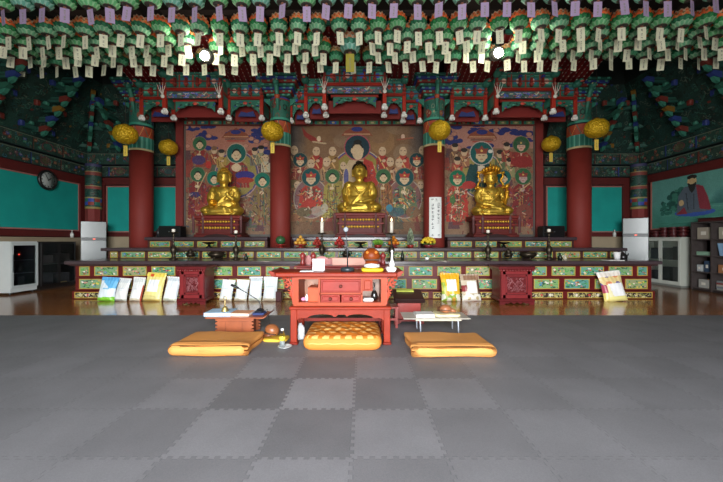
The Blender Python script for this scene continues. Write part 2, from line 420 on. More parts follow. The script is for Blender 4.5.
# ------------------------------------------------------------------ carved bracket clusters under the roof
TIPS = ['6c2c24', '263878', '7c5a1c', '6c2820', '265c4c', '263878']
def bracket(x, y, ang, label, n=6, lead=0):
    t = thing('roof_bracket', label, 'roof bracket', (x, y, 3.9), ang, 'painted roof brackets')
    for i in range(n):
        L = .28 + .17 * i; z = .05 + .25 * i
        m = MB('1f5046'); m.box(-.05, .05, -L + .1, .02, z, z + .13, .015)
        m.col('173029').box(-.055, .055, -L + .1, .02, z + .055, z + .075)
        m.col(TIPS[(i + lead) % 6])                                     # upturned coloured tip
        m.prism([(-L + .1, z), (-L + .1, z + .13), (-L - .08, z + .16), (-L - .15, z + .1), (-L - .04, z + .03)], 'x', -.05, .05)
        m.col('357a68').prism([(-L + .06, z - .1), (-L + .06, z), (-L - .08, z + .03), (-L - .02, z - .06)], 'x', -.04, .04)
        m.build('bracket_arm', 'paint', t)
        if i % 2 == 0:
            W = .42 - .02 * i
            m = MB('1f5046').box(-W, W, -L + .14, -L + .22, z + .02, z + .14, .02)
            for sg in (-1, 1):
                m.col(TIPS[(i + 1 + lead) % 6]).box(sg * (W - .08), sg * (W + .03), -L + .13, -L + .23, z + .03, z + .17, .02)
                m.col('357a68').box(sg * (W - .3), sg * (W - .2), -L + .12, -L + .24, z + .13, z + .22, .02)
            m.build('cross_arm', 'paint', t)
    return t
for (x, y, a, lb, ld) in ((XL + .2, 8.35, PI / 2, 'stepped green bracket cluster with coloured tips above the clock on the plain teal wall', 0),
                      (XL + .2, 7.1, PI / 2, 'stepped green bracket cluster at the picture edge, nearer than the one above the clock', 2),
                      (XL + .28, YB - .28, PI / 4, 'stepped green corner bracket cluster above the corner post beside the clock wall', 3),
                      (XR - .2, 8.35, -PI / 2, 'stepped green bracket cluster with coloured tips above the seated figure mural', 0),
                      (XR - .2, 7.1, -PI / 2, 'stepped green bracket cluster at the picture edge on the mural wall', 2),
                      (XR - .28, YB - .28, -PI / 4, 'stepped green corner bracket cluster above the corner post beside the mural', 3)):
    bracket(x, y, a, lb, 6, ld)
bracket(S(128, 10) - .1, YB - .2, 0, 'stepped green bracket cluster on the back wall behind the gold lantern beside the clock wall', 5, 1)
bracket(S(596, 10), YB - .2, 0, 'stepped green bracket cluster on the back wall behind the gold lantern nearest the mural', 5, 1)

# ------------------------------------------------------------------ columns
def column(px, Y, r, label, zskirt, ztop):
    t = thing('column', label, 'column', (S(px, Y), Y, 0), 0, 'red temple columns')
    MB('7c251c').lathe([(r, 0), (r, zskirt)], seg=32).build('shaft', 'wall_paint', t)
    def band(name, z0, z1, cv, rr):
        h, w = cv.a.shape[:2]; Lc = cv.linear()
        m = MB(); m.smooth = True
        vs = [(rr * math.cos(2 * PI * i / w), rr * math.sin(2 * PI * i / w), z0 + (z1 - z0) * j / h) for j in range(h + 1) for i in range(w)]
        fs = [(j * w + i, j * w + (i + 1) % w, (j + 1) * w + (i + 1) % w, (j + 1) * w + i) for j in range(h) for i in range(w)]
        m.add(vs, fs, True, [tuple(Lc[h - 1 - j, i]) for j in range(h) for i in range(w)])
        return m.build(name, 'paint', t)
    cv = Cv(96, 14, (0, 0, 96, 14), '348a78')
    for i in range(0, 96, 6): cv.rect(i, 0, i + 1.5, 14, '2a6f62'); cv.rect(i + 3, 0, i + 4, 14, '7cc4b0')
    cv.rect(0, 12.5, 96, 14, 'c9b98a')
    band('painted_skirt', zskirt - .02, zskirt + .34, cv, r + .012)
    cv = Cv(96, 12, (0, 0, 96, 12), 'a8462a')
    for i in range(0, 96, 12): cv.line(i, 0, i + 6, 12, 1.3, '3a6f5e'); cv.line(i + 12, 0, i + 6, 12, 1.3, 'd88a4a')
    band('painted_band', zskirt + .34, zskirt + .62, cv, r + .006)
    cv = dancheong(120, 34, 3.4, 1.0, int(px), base='2f7564', dens=1.4); cv.rect(0, .02, 3.4, .1, '30408c'); cv.rect(0, .1, 3.4, .15, '8c342a')
    cv.rect(0, .86, 3.4, .95, '3f9c86')
    band('painted_top', zskirt + .62, ztop, cv, r)
    # stacked capital plates and a carved sprout in front
    m = MB()
    for i, (c, w) in enumerate((('1f5a4c', .32), ('7c2a24', .36), ('2c3c80', .4), ('245f52', .44), ('7c2a24', .5), ('2c3c80', .54), ('1f5a4c', .58))):
        z = ztop + .075 * i; m.col(c).box(-w, w, -w * .75, w * .75, z, z + .07, .015)
        m.col('4f9a86')
        for k in range(5): xx = (k - 2) * w * .42; m.box(xx - .03, xx + .03, -w * .75 - .012, -w * .75, z + .015, z + .055)
    m.build('capital', 'paint', t)
    m = MB('2f7564'); zz = ztop
    m.tube([(0, -r - .0, zz - .4), (0, -r - .05, zz - .2), (0, -r - .1, zz), (0, -r - .2, zz + .2), (0, -r - .16, zz + .32)], [.03, .045, .055, .06, .03], 8)
    m.col('a8482c').ell((0, -r - .09, zz - .05), (.07, .06, .08)); m.col('2f7564').ell((0, -r - .24, zz + .24), (.08, .1, .08))
    m.col('c8b990').ell((.045, -r - .31, zz + .27), .018, 6, 5).ell((-.045, -r - .31, zz + .27), .018, 6, 5)
    m.build('carved_sprout', 'paint', t)
    # side wings of the capital
    m = MB('2f7d6a')
    for sg in (-1, 1):
        m.prism([(sg * r * .8, ztop - .22), (sg * (r + .12), ztop - .08), (sg * (r + .2), ztop + .02), (sg * (r + .1), ztop + .0), (sg * r * .8, ztop)], 'y', -.05, .05)
        m.col('3a4fa8').ell((sg * (r + .16), 0, ztop - .02), (.05, .06, .045)); m.col('2f7d6a')
    m.build('capital_wing', 'paint', t)
    return t
column(141.5, 9.1, .285, 'round red column beside the gold lantern nearest the clock wall', 3.66, 5.0)
column(280.5, 8.75, .265, 'plain round red column between the middle and clock-side altar paintings', 3.68, 4.94)
column(434, 8.75, .275, 'round red column carrying the white paper sign with vertical writing', 3.68, 4.94)
column(579, 9.1, .29, 'round red column beside the gold lantern nearest the mural wall', 3.72, 5.0)
def pilaster(x, y, label):
    t = thing('corner_post', label, 'post', (x, y, 0), 0, 'corner posts')
    MB('7c2a26').lathe([(.2, 0), (.2, 2.16)], seg=8, smooth=False).build('shaft', 'wall_paint', t)
    m = MB(); cv = swirls(60, 66, 1.25, 1.34, 9, base='2a5a4c', sc=1.6); rng = random.Random(5)
    y = 0
    for c, h in (('3a3a60', .08), ('2a5a4c', .14), ('9a8a5c', .03), ('7c3830', .09), ('2a5a4c', .3), ('9a8a5c', .03), ('8c4038', .08), ('2a5a4c', .25), ('9a8a5c', .03)):
        if c != '2a5a4c': cv.rect(0, y, 1.25, y + h, c)
        y += h
    for k in range(8): cv.rect(k * .157, y, k * .157 + .15, y + .1, ('34489c', '8c3228', '2a6a58')[k % 3]); cv.rect(k * .157, y + .11, k * .157 + .15, y + .2, ('8c3228', '2a6a58', '34489c')[k % 3])
    cv.rect(0, 1.28, 1.25, 1.34, '9a8648')
    h, w = cv.a.shape[:2]; Lc = cv.linear(); rr = .203
    vs = [(rr * math.cos(2 * PI * i / w), rr * math.sin(2 * PI * i / w), 2.16 + 1.34 * j / h) for j in range(h + 1) for i in range(w)]
    m.add(vs, [(j * w + i, j * w + (i + 1) % w, (j + 1) * w + (i + 1) % w, (j + 1) * w + i) for j in range(h) for i in range(w)], False, [tuple(Lc[h - 1 - j, i]) for j in range(h) for i in range(w)])
    m.build('painted_top', 'paint', t)
pilaster(S(93.5, 9.95), 9.95, 'corner post with painted top behind the fridge on the clock side')
pilaster(S(638.5, 9.95), 9.95, 'corner post with painted top behind the fridge near the mural')
# ================================================================== ALTAR WALL: PAINTINGS
YW = 9.5
m = MB('581a18'); m.box(S(178, YW), S(541, YW), YW, YW + .2, 0, 4.95)
struct(m.build('wall_altar', 'wall_paint'))
m = MB('7c2a26')
for px in (181.5, 537.5): x = S(px, YW); m.box(x - .1, x + .1, YW - .12, YW, 0, 4.95)
m.box(S(178, YW), S(541, YW), YW - .1, YW, 4.66, 4.95)
trim(m)
cv = Cv(900, 12, (0, 0, 375, 5), '6e2420'); rng = random.Random(8)
for i in range(27):
    x = 1 + i * 13.9; c = '2f7d6a'
    cv.rect(x, .8, x + 11.5, 4.2, c); cv.rect(x + 2.5, 1.2, x + 9, 3.8, rng.choice(['3d57b8', 'a03a2e', '2f6f86', '7a8f5a'])); cv.el(x + 5.7, 2.5, 1.6, 1, 'c9b98a')
m = MB('6e2420').box(S(185, YW), S(534, YW), YW - .08, YW, 4.5, 4.66)
m.canvas(cv, (S(185, YW), YW - .082, 4.505), (S(534, YW) - S(185, YW), 0, 0), (0, 0, .15)); trim(m)

def fig(cv, x, y, r, halo, robe, face='cdb490', hair='1d1a18', body=True, trimc='b0904c', crown=None, edge='7c7058', h=2.6, seed=0):
    """one haloed figure of a devotional painting, drawn as flat shapes"""
    rng = random.Random(int(x * 7 + y))
    if body:
        cv.poly([(x - r * .45, y + r * .75), (x + r * .45, y + r * .75), (x + r * 1.1, y + r * 1.35), (x + r * 1.3, y + r * h), (x - r * 1.3, y + r * h), (x - r * 1.1, y + r * 1.35)], robe)
        for k in range(int(9 * h)):
            xx, yy = x + r * rng.uniform(-1.1, 1.1), y + r * rng.uniform(1.1, h); aa = rng.uniform(0, 6.3); cv.line(xx, yy, xx + r * .35 * math.cos(aa), yy + r * .35 * math.sin(aa), r * .12, rng.choice(['b8946a', '3a2a28', '8c3a30', '4a5a4c', '6a4a70', 'a87848']), .7)
        for k in range(7):
            xx = x + r * rng.uniform(-.8, .8); cv.line(xx, y + r * 1.2, xx + r * rng.uniform(-.3, .3), y + r * h, r * .09, rng.choice([trimc, '3a2320', '5a2a24', '2f5f50', '9a8a70']), .6)
        cv.poly([(x - r * .2, y + r * .7), (x + r * .2, y + r * .7), (x, y + r * 1.5)], face)
        cv.el(x - r * .1, y + r * 1.55, r * .28, r * .2, face)
    if halo:
        cv.el(x, y, r, r, edge); cv.el(x, y, r * .92, r * .92, halo)
    cv.el(x, y + r * .05, r * .42, r * .5, hair); cv.el(x, y + r * .25, r * .38, r * .5, face)
    cv.el(x - r * .4, y + r * .25, r * .08, r * .2, face); cv.el(x + r * .4, y + r * .25, r * .08, r * .2, face)
    for sg in (-1, 1): cv.line(x + sg * r * .08, y + r * .2, x + sg * r * .24, y + r * .18, r * .07, '8a6a50')
    cv.line(x - r * .08, y + r * .5, x + r * .08, y + r * .5, r * .07, 'a2483c')
    if crown:
        cv.poly([(x - r * .42, y + r * .05), (x + r * .42, y + r * .05), (x + r * .55, y - r * .4), (x + r * .2, y - r * .35), (x, y - r * .65), (x - r * .2, y - r * .35), (x - r * .55, y - r * .4)], crown)
        cv.el(x, y - r * .2, r * .1, r * .1, 'd8b860')
def head(cv, x, y, r, robe, face='c4a888', hair=None):
    cv.poly([(x - r * .6, y + r), (x + r * .6, y + r), (x + r * 1.7, y + r * 2), (x + r * 1.6, y + r * 5), (x - r * 1.6, y + r * 5), (x - r * 1.7, y + r * 2)], robe)
    cv.line(x - r, y + r * 1.6, x + r * .6, y + r * 4.5, r * .35, 'c9a06a'); cv.line(x + r, y + r * 1.6, x - r * .4, y + r * 3, r * .3, '4a2a24'); cv.line(x - r * 1.2, y + r * 2.4, x - r * .8, y + r * 4.8, r * .25, '5a3a30'); cv.el(x + r * .4, y + r * 2.6, r * .5, r * .4, face)
    cv.el(x, y, r, r * 1.25, face)
    if hair: cv.el(x, y - r * .75, r * 1.05, r * .7, hair)
    for sg in (-1, 1): cv.line(x + sg * r * .25, y - r * .1, x + sg * r * .6, y - r * .15, r * .18, '5a4436')
def clouds(cv, box, seed, c1='a8705f', c2='27306e'):
    rng = random.Random(seed); x0, y0, x1, y1 = box
    cv.rect(x0, y0, x1, y1, c1)
    for _ in range(13):
        x, y = rng.uniform(x0, x1), rng.uniform(y0, y1)
        for k in range(5): cv.el(x + rng.uniform(-7, 7), y + rng.uniform(-2.4, 2.4), rng.uniform(2.5, 5.5), rng.uniform(1.2, 2.8), c2)
    for _ in range(16):
        x, y = rng.uniform(x0, x1), rng.uniform(y0, y1)
        cv.el(x, y, 3.2, 2.4, 'b8836f'); cv.ring(x, y, 3.2, 2.4, .2, '845a50')
def canopy_paint(cv, x, y, w):
    cv.poly([(x - w, y + w * .42), (x - w * .75, y + w * .1), (x - w * .3, y - w * .12), (x, y - w * .3), (x + w * .3, y - w * .12), (x + w * .75, y + w * .1), (x + w, y + w * .42)], '8a4a34')
    cv.el(x, y, w * .36, w * .16, '2c3478'); cv.line(x - w * .8, y + w * .32, x + w * .8, y + w * .32, w * .1, 'b88a6a'); cv.line(x - w * .7, y + w * .5, x + w * .7, y + w * .5, w * .12, '7c5648')
    cv.line(x - w * .6, y + w * .62, x + w * .6, y + w * .62, w * .07, 'a43f34')
def speckle(cv, seed, n, box, cols, r=1.2, al=.8):
    rng = random.Random(seed)
    for _ in range(n):
        x, y = rng.uniform(box[0], box[2]), rng.uniform(box[1], box[3]); a = rng.uniform(0, 6.3); l = rng.uniform(.8, 3.4)
        cv.line(x, y, x + l * math.cos(a), y + l * math.sin(a), r * rng.uniform(.4, 1), rng.choice(cols), al)
def filler(cv, seed, box):
    rng = random.Random(seed)
    for _ in range(44):
        x, y, w_ = rng.uniform(box[0], box[2]), rng.uniform(box[1], box[3]), rng.uniform(3.5, 6.5)
        cv.poly([(x - w_ * .5, y - w_), (x + w_ * .5, y - w_), (x + w_, y + w_ * 2), (x - w_, y + w_ * 2)], rng.choice(['7c2f2a', '8a5a40', '6a5a3c', '4f5a4c', '5a3a40', '93704c', '8c3a30']), .85)
    speckle(cv, seed, 420, box, ['7a3a30', 'a08058', '4c3a34', '9a3c32', '3f4a58', 'b0906a', '3f5a4c'], 1.3, .7)
def hang_painting(cv, px0, px1, label):
    t = thing('altar_painting', label, 'painting', (S((px0 + px1) / 2, YW), YW - .005, 1.32))
    W = S(px1, YW) - S(px0, YW); H = Z(122, YW) - 1.32
    m = MB('4c4642').box(-W / 2 + .02, W / 2 - .02, -.02, 0, .02, H - .02)
    m.canvas(cv, (-W / 2 + .05, -.023, .05), (W - .1, 0, 0), (0, 0, H - .1)); m.build('painted_cloth', 'mural', t)
    m = MB('5c5650'); e = .07
    m.box(-W / 2, W / 2, -.045, 0, 0, e).box(-W / 2, W / 2, -.045, 0, H - e, H).box(-W / 2, -W / 2 + e, -.045, 0, e, H - e).box(W / 2 - e, W / 2, -.045, 0, e, H - e)
    m.build('frame', 'paint', t)
# --- clock-side painting
E = (184, 122, 276.5, 238); cv = Cv(232, 290, E, '80644e')
speckle(cv, 1, 260, (184, 160, 277, 238), ['6a3a30', '8a6a4c', '5c4a3c', '9a3c32', '4a4a60', 'a08460', '3f5a4c'], 1.4)
filler(cv, 21, (186, 150, 275, 225)); clouds(cv, (184, 122, 277, 150), 3); canopy_paint(cv, 236.5, 131, 15)
cv.el(237.5, 175, 23, 25, 'a98c88'); cv.el(237.5, 175, 22, 24, '4c4470'); cv.el(237.5, 175, 20.5, 22.5, '8f8148')
fig(cv, 199, 143, 7.5, '2f6340', '8a2f2c'); cv.el(198, 160, 7, 5, '4c3a66'); head(cv, 214, 150, 3, '8c4636', hair='7a5a40'); head(cv, 221.5, 153, 3, 'a98a48', hair='2a2420'); cv.el(208, 165, 3, 4, 'b0342c')
head(cv, 256, 151, 3, '6c6a60', hair='1d1a18'); head(cv, 262.5, 149, 3, '8d8c6c', hair='1d1a18'); head(cv, 267.5, 158, 3, 'b8b098')
fig(cv, 237, 153, 10.5, '0f5a52', '8e2f2a', edge='a9a08c', h=3.4); cv.el(237, 168, 5, 4, 'd4bb98'); cv.el(246, 176, 10, 4.5, '39307c'); cv.el(246, 181, 9, 3, '9a3428')
fig(cv, 197, 175, 8, '2d6040', '7c2a2a', h=6); cv.line(206, 173, 192, 201, 1.1, 'b89a70'); cv.el(194, 196, 6, 3, '3a3460'); cv.el(199, 210, 5, 7, '8c3a30')
fig(cv, 214, 179, 8, '0a6b58', '94342c', h=4); fig(cv, 264, 181, 8.5, '0a6b58', '7c6844', h=5.5)
speckle(cv, 32, 130, (186, 190, 275, 224), ['c0a88c', '7a3028', '40405c', '3c2c28', 'a88a54', '8c3a30'], 1.5); cv.grain(.03, 2)
hang_painting(cv, 184, 276.5, 'tall altar painting of haloed figures behind the clock-side golden statue')
# --- middle painting
E = (284, 122, 431, 238); cv = Cv(368, 290, E, '7f5f42')
cv.blobs(random.Random(3), 60, 9, ['a07a50', 'a8805a', '7c5e48', '8f7a64'], None, .5)
for x0, sg in ((284, 1), (431, -1)):
    for k in range(14): cv.rect(min(x0, x0 + sg * (22 - k * 1.5)), 122, max(x0, x0 + sg * (22 - k * 1.5)), 168, '3f4048', .12)
speckle(cv, 2, 330, (284, 165, 431, 238), ['6a3a30', '8a6a4c', '5c4a3c', '9a3c32', '4a5a60', 'a08460', '3f5a4c'], 1.4)
filler(cv, 23, (290, 160, 426, 225)); canopy_paint(cv, 357, 128, 16); cv.poly([(300, 124), (306, 132), (322, 141), (312, 142), (303, 135)], '8c2f28'); cv.el(318, 138, 2, 3, 'd8c0a0'); cv.line(312, 141, 325, 143, 1.6, 'b8a080'); cv.el(404, 136, 2, 3, 'd8b8a0'); cv.line(398, 139, 414, 137, 1.6, '9a5a44')
cv.el(357.5, 176, 28, 28, 'b9a790'); cv.el(357.5, 176, 27, 27, '4a4a80'); cv.el(357.5, 176, 25.6, 25.6, 'a0584a'); cv.el(357.5, 176, 24.6, 24.6, '8d7f3e')
for x, y, c in ((315.5, 151, '9a3028'), (332, 151, '8a6838'), (326, 162, '9c7a5a'), (310, 164, 'a85848'), (383, 151, '9a3028'), (404, 151, 'a84034'), (391, 162, '8a5a38'), (400, 163, 'b08a70'), (293, 150, '6a4a40'), (424, 150, '6a4a40')): head(cv, x, y, 3.8, c)
head(cv, 343, 166, 3.2, '6a5a40'); head(cv, 372, 168, 3.2, '8a3a30'); head(cv, 296, 186, 3.2, '6a3a34'); head(cv, 422, 186, 3.2, '5a5a48')
fig(cv, 299, 160, 7.8, '103c40', '8c3c34', crown='9a4030'); fig(cv, 418, 160, 7.8, '103c40', '8c3c34', crown='9a4030')
cv.poly([(343, 172), (349, 160), (366, 160), (374, 166), (379, 200), (340, 215)], 'bfa684'); cv.poly([(364, 158), (373, 162), (381, 192), (388, 212), (366, 205), (362, 175)], 'a8342a')
speckle(cv, 5, 50, (364, 164, 383, 205), ['d0b890', '40506a', '7a2420', 'c86a50'], 1.6)
fig(cv, 357.3, 147, 13.5, '14343f', 'bfa684', body=False, edge='a8505c'); cv.el(357.8, 141.5, 4.2, 2.6, '14110f'); cv.el(357.8, 153, 5.4, 7, 'cdb490'); cv.el(346, 178, 2.5, 9, '2c3480', .7)
for x, hc, rb, mv in ((310, '0f4a4c', 'a8382c', '7c5c5c'), (405.5, '0f4a4c', '5c6a4c', '7c5450')):
    cv.el(x, 200, 18, 21, 'a89888'); cv.el(x, 200, 17, 20, mv); fig(cv, x, 178, 10, hc, rb, crown='a83c30', h=3.4)
    cv.el(x, 208, 13, 8, rb); speckle(cv, int(x), 70, (x - 12, 192, x + 12, 214), ['d8c8a8', 'b04034', '3a6a5c', 'c89a50', '3a2a28'], 1.6)
fig(cv, 332, 177, 8, '335e38', '9a8c44', h=5.4); fig(cv, 384, 177, 8, '335e38', '8a5a34', h=5.4); speckle(cv, 9, 30, (327, 190, 338, 218), ['c8bc70', '6a6a30', '8a3a2c'], 1.2)
cv.el(317, 213, 8, 5, 'a49c8c', .8); cv.el(324, 210, 3.6, 4.4, 'b4ac9c', .8); cv.el(303, 214, 8, 5, '6a5a40'); cv.el(397, 214, 8, 5, '3a5a62', .8); cv.el(414, 214, 7, 6, '7a5a40'); cv.el(390, 210, 3.4, 4, '3f7a8a')
speckle(cv, 31, 160, (286, 196, 429, 224), ['c8b89c', '7a3028', '3a5a62', '4c3a2c', 'a88a54', '5f7a58'], 1.5); cv.rect(284, 224, 431, 238, '5a4234', .5); cv.grain(.03, 3)
hang_painting(cv, 284, 431, 'widest altar painting of haloed figures behind the middle golden statue')
# --- mural-side painting
E = (440, 122, 535, 238); cv = Cv(238, 290, E, '866850')
speckle(cv, 3, 260, (440, 160, 535, 238), ['6a3a30', '8a6a4c', '5c4a3c', '9a3c32', '4a4a60', 'a08460', '3f5a4c'], 1.4)
filler(cv, 22, (442, 150, 533, 225)); clouds(cv, (440, 122, 535, 148), 6, 'ad7c6e'); canopy_paint(cv, 481.5, 131, 16)
cv.el(481, 176, 23, 24, 'b8a898'); cv.el(481, 176, 22, 23, '5a4470'); cv.el(481, 176, 21, 22, '97894c')
for x, y, c in ((453.5, 147, '7c5a44'), (463, 152, '9c6a50'), (456, 161, 'b04a3a'), (500, 154, '5a6a48'), (507, 146, '96463a'), (510, 162, '8a8a60')): head(cv, x, y, 3.2, c, hair='2a2420')
fig(cv, 481, 153, 12.5, '0f5a58', '1f4a48', crown='8c4436', edge='b8b0a8', h=3.2); cv.poly([(469, 164), (476, 166), (478, 190), (462, 186)], '1d4444'); cv.poly([(477, 166), (484, 166), (486, 182), (477, 182)], 'd8c8b0'); cv.el(490, 151, 2.3, 2, 'd8d4c8')
fig(cv, 522, 144, 9, '2a5a38', '94302e', face='d0a894', crown='4a5a48'); cv.el(523, 162, 11, 6, '8c2c2a')
fig(cv, 524, 177, 9, '2c5e3a', '7c2a2a', face='b89a94', crown='8c3c34', h=5.8); cv.line(531, 184, 515, 197, 1.2, 'c0a070'); cv.el(525, 214, 8, 8, '7a4034')
fig(cv, 456, 179, 9, '0c6c4c', 'b03a2e', crown='9c4a40', h=5); speckle(cv, 8, 46, (449, 190, 464, 222), ['e0c8b0', 'd8b8a0', '4c7a48'], 1.5); cv.el(451, 201, 3, 5, '4a6a3c')
cv.el(468, 186, 7, 4, 'a83630'); fig(cv, 504, 178, 8, '0f5f58', '8c3a34'); speckle(cv, 33, 130, (442, 190, 533, 224), ['c0a88c', '7a3028', '3f5a4c', '3c2c28', 'a88a54', '8c3a30'], 1.5); cv.grain(.03, 4)
hang_painting(cv, 440, 535, 'tall altar painting of haloed figures behind the crowned golden statue')

# ================================================================== ALTAR STEPS
PANELS = {}
def flower_panel(w, h, var, kind='flower'):
    key = (round(w, 2), round(h, 2), var, kind)
    if key in PANELS: return PANELS[key]
    rng = random.Random(var * 13 + int(w * 100)); b = .013
    cw, ch = max(8, int(w / .013)), max(6, int(h / .013))
    if kind == 'flower':
        bg = ['6a9a78', '7c9c64', '5a9486', '7c9c74', '94966c'][var % 5]
        cv = Cv(cw, ch, (0, 0, w, h), bg)
        for _ in range(int(26 * w / .5)):
            x, y = rng.uniform(0, w), rng.uniform(0, h); a = rng.uniform(0, PI); cv.line(x, y, x + .05 * math.cos(a), y + .03 * math.sin(a), .02, rng.choice(['2f7a3c', '4c9a4a', '24603a', '1f5a50', '6aa83c', '2a4a30']))
        for _ in range(int(11 * w / .5)):
            x, y = rng.uniform(.02, w - .02), rng.uniform(.02, h - .02); c = rng.choice(['e2ddd0', 'b53a36', 'd9a24a', 'e8e2da', '8a3c70', 'c98a8a', '3f7ac0', 'd8c84a', '7c2420'])
            cv.el(x, y, .024, .018, c); cv.el(x, y, .009, .007, 'd8b040')
    else:
        cv = Cv(cw, ch, (0, 0, w, h), '2c1a14')
        for _ in range(int(60 * w / .8)):
            x, y = rng.uniform(0, w), rng.uniform(0, h); a = rng.uniform(0, PI); cv.line(x, y, x + .05 * math.cos(a), y + .05 * math.sin(a), .016, rng.choice(['b9a766', 'a8a060', 'c8bc88', '8a9a5a', 'd0c8a0']))
        for _ in range(3): cv.el(rng.uniform(.1, w - .1), h / 2, .03, .03, rng.choice(['c8c0a0', 'b0483c', 'd8d0c0']))
    m = MB('b89c44'); m.box(0, w, -.016, 0, 0, b).box(0, w, -.016, 0, h - b, h).box(0, b, -.016, 0, b, h - b).box(w - b, w, -.016, 0, b, h - b)
    m.canvas(cv, (b, -.006, b), (w - 2 * b, 0, 0), (0, 0, h - 2 * b))
    PANELS[key] = m.mesh('painted_panel', 'paint_fine'); return PANELS[key]
def panel_row(t, x0, x1, y, z0, z1, pitch, gap, kind='flower', ends=0.0, seed=0, name='painted_panel'):
    """a row of painted panels in a step front; short ones at both ends"""
    xs = []
    a, b = x0, x1
    if ends: xs += [(x0, ends), (x1 - ends, ends)]; a, b = x0 + ends + gap, x1 - ends - gap
    n = max(1, round((b - a + gap) / pitch)); w = (b - a + gap) / n - gap
    xs += [(a + k * (w + gap), w) for k in range(n)]
    for i, (x, w) in enumerate(xs):
        o = bpy.data.objects.new(name, flower_panel(w, z1 - z0, (i * 7 + seed) % 6, kind)); COL.objects.link(o); o.parent = t; o.location = (x, y, z0)
LQ, SLAB = '5e1818', '43363a'
# lowest and widest step
A1X0, A1X1 = -5.98, 6.06
t = thing('altar_table', 'widest and lowest altar step with two rows of painted flower panels', 'altar', (0, 0, 0))
MB(LQ).box(A1X0, A1X1, 6.9, 7.75, .17, .71).build('body', 'lacquer', t)
MB(LQ).box(A1X0 - .02, A1X1 + .02, 6.83, 7.75, 0, .165, .01).build('plinth', 'lacquer', t)
m = MB(SLAB); m.box(A1X0 - .1, A1X1 + .1, 6.74, 7.78, .72, .79, .012); m.col('3a2426').box(A1X0 - .05, A1X1 + .05, 6.8, 7.75, .69, .72); m.build('table_top', 'dark_lacquer', t)
m = MB('4a1c1a')
for z in (.44, .69): m.box(A1X0, A1X1, 6.885, 6.9, z - .018, z + .0)
m.build('rail', 'lacquer', t)
panel_row(t, A1X0 + .09, A1X1 - .09, 6.9, .475, .668, .602, .105, ends=.21, seed=1)
panel_row(t, A1X0 + .09, A1X1 - .09, 6.9, .2, .408, .65, .115, ends=.46, seed=3)
panel_row(t, A1X0 + .05, A1X1 - .05, 6.83, .02, .145, .93, .1, kind='scroll', seed=2, name='carved_panel')
# middle step
t = thing('altar_step', 'middle altar step behind the widest table, one row of painted panels', 'altar', (0, 0, 0))
X0, X1 = S(107.5, 7.8), S(620.5, 7.8)
MB('4c2a26').box(X0, X1, 7.82, 8.42, 0, .96).build('body', 'lacquer', t)
m = MB(SLAB); m.box(X0 - .08, X1 + .08, 7.68, 8.44, .965, 1.037, .012); m.build('table_top', 'dark_lacquer', t)
panel_row(t, X0 + .06, X1 - .06, 7.82, .79 + .015, .79 + .155, .66, .08, ends=.17, seed=4)
# three upper stands
for (px0, px1, lb) in ((145.5, 268, 'raised altar stand under the clock-side golden statue, one row of painted panels'), (292.5, 422, 'raised altar stand under the middle golden statue, one row of painted panels'), (447, 576, 'raised altar stand under the crowned golden statue, one row of painted panels')):
    t = thing('altar_stand', lb, 'altar', (0, 0, 0), 0, 'raised altar stands')
    X0, X1 = S(px0, 8.58), S(px1, 8.58)
    MB('4c2a26').box(X0 + .03, X1 - .03, 8.62, 9.36, 0, 1.215).build('body', 'lacquer', t)
    MB(SLAB).box(X0, X1, 8.52, 9.36, 1.22, 1.3, .012).build('table_top', 'dark_lacquer', t)
    panel_row(t, X0 + .1, X1 - .1, 8.62, 1.037 + .015, 1.19, .66, .1, seed=5)

# ================================================================== GOLDEN STATUES
def remeshed(mb, voxel, smooth, color, name, material, parent):
    me = mb.mesh('tmp', material); o = bpy.data.objects.new('tmp', me); COL.objects.link(o)
    r = o.modifiers.new('r', 'REMESH'); r.mode = 'VOXEL'; r.voxel_size = voxel; r.use_smooth_shade = True
    sm = o.modifiers.new('s', 'SMOOTH'); sm.iterations = smooth; sm.factor = .5
    dg = bpy.context.evaluated_depsgraph_get(); dg.update()
    nm = bpy.data.meshes.new_from_object(o.evaluated_get(dg)); bpy.data.objects.remove(o); bpy.data.meshes.remove(me)
    nm.name = name
    for a in list(nm.color_attributes): nm.color_attributes.remove(a)
    at = nm.color_attributes.new('Col', 'FLOAT_COLOR', 'POINT'); c = np.ones((len(nm.vertices), 4), np.float32); c[:, :3] = srgb(color)
    at.data.foreach_set('color', c.ravel()); nm.materials.clear(); nm.materials.append(MATS[material])
    nm.polygons.foreach_set('use_smooth', [True] * len(nm.polygons))
    ob = bpy.data.objects.new(name, nm); COL.objects.link(ob); ob.parent = parent
    return ob
GOLD = 'd2ae46'
def warp(mb):                      # human proportions: lower shoulders, larger head
    for i, (x, y, z) in enumerate(mb.v):
        k = min(1, max(0, (z - .86) / .08)); z2 = z * .92 if z < .9 else .828 + (z - .9) * 1.1
        kb = min(1, max(0, (z - .32) / .25)); mb.v[i] = (x * (.87 + .1 * kb + .2 * k), y * (1 + .12 * k), z2)
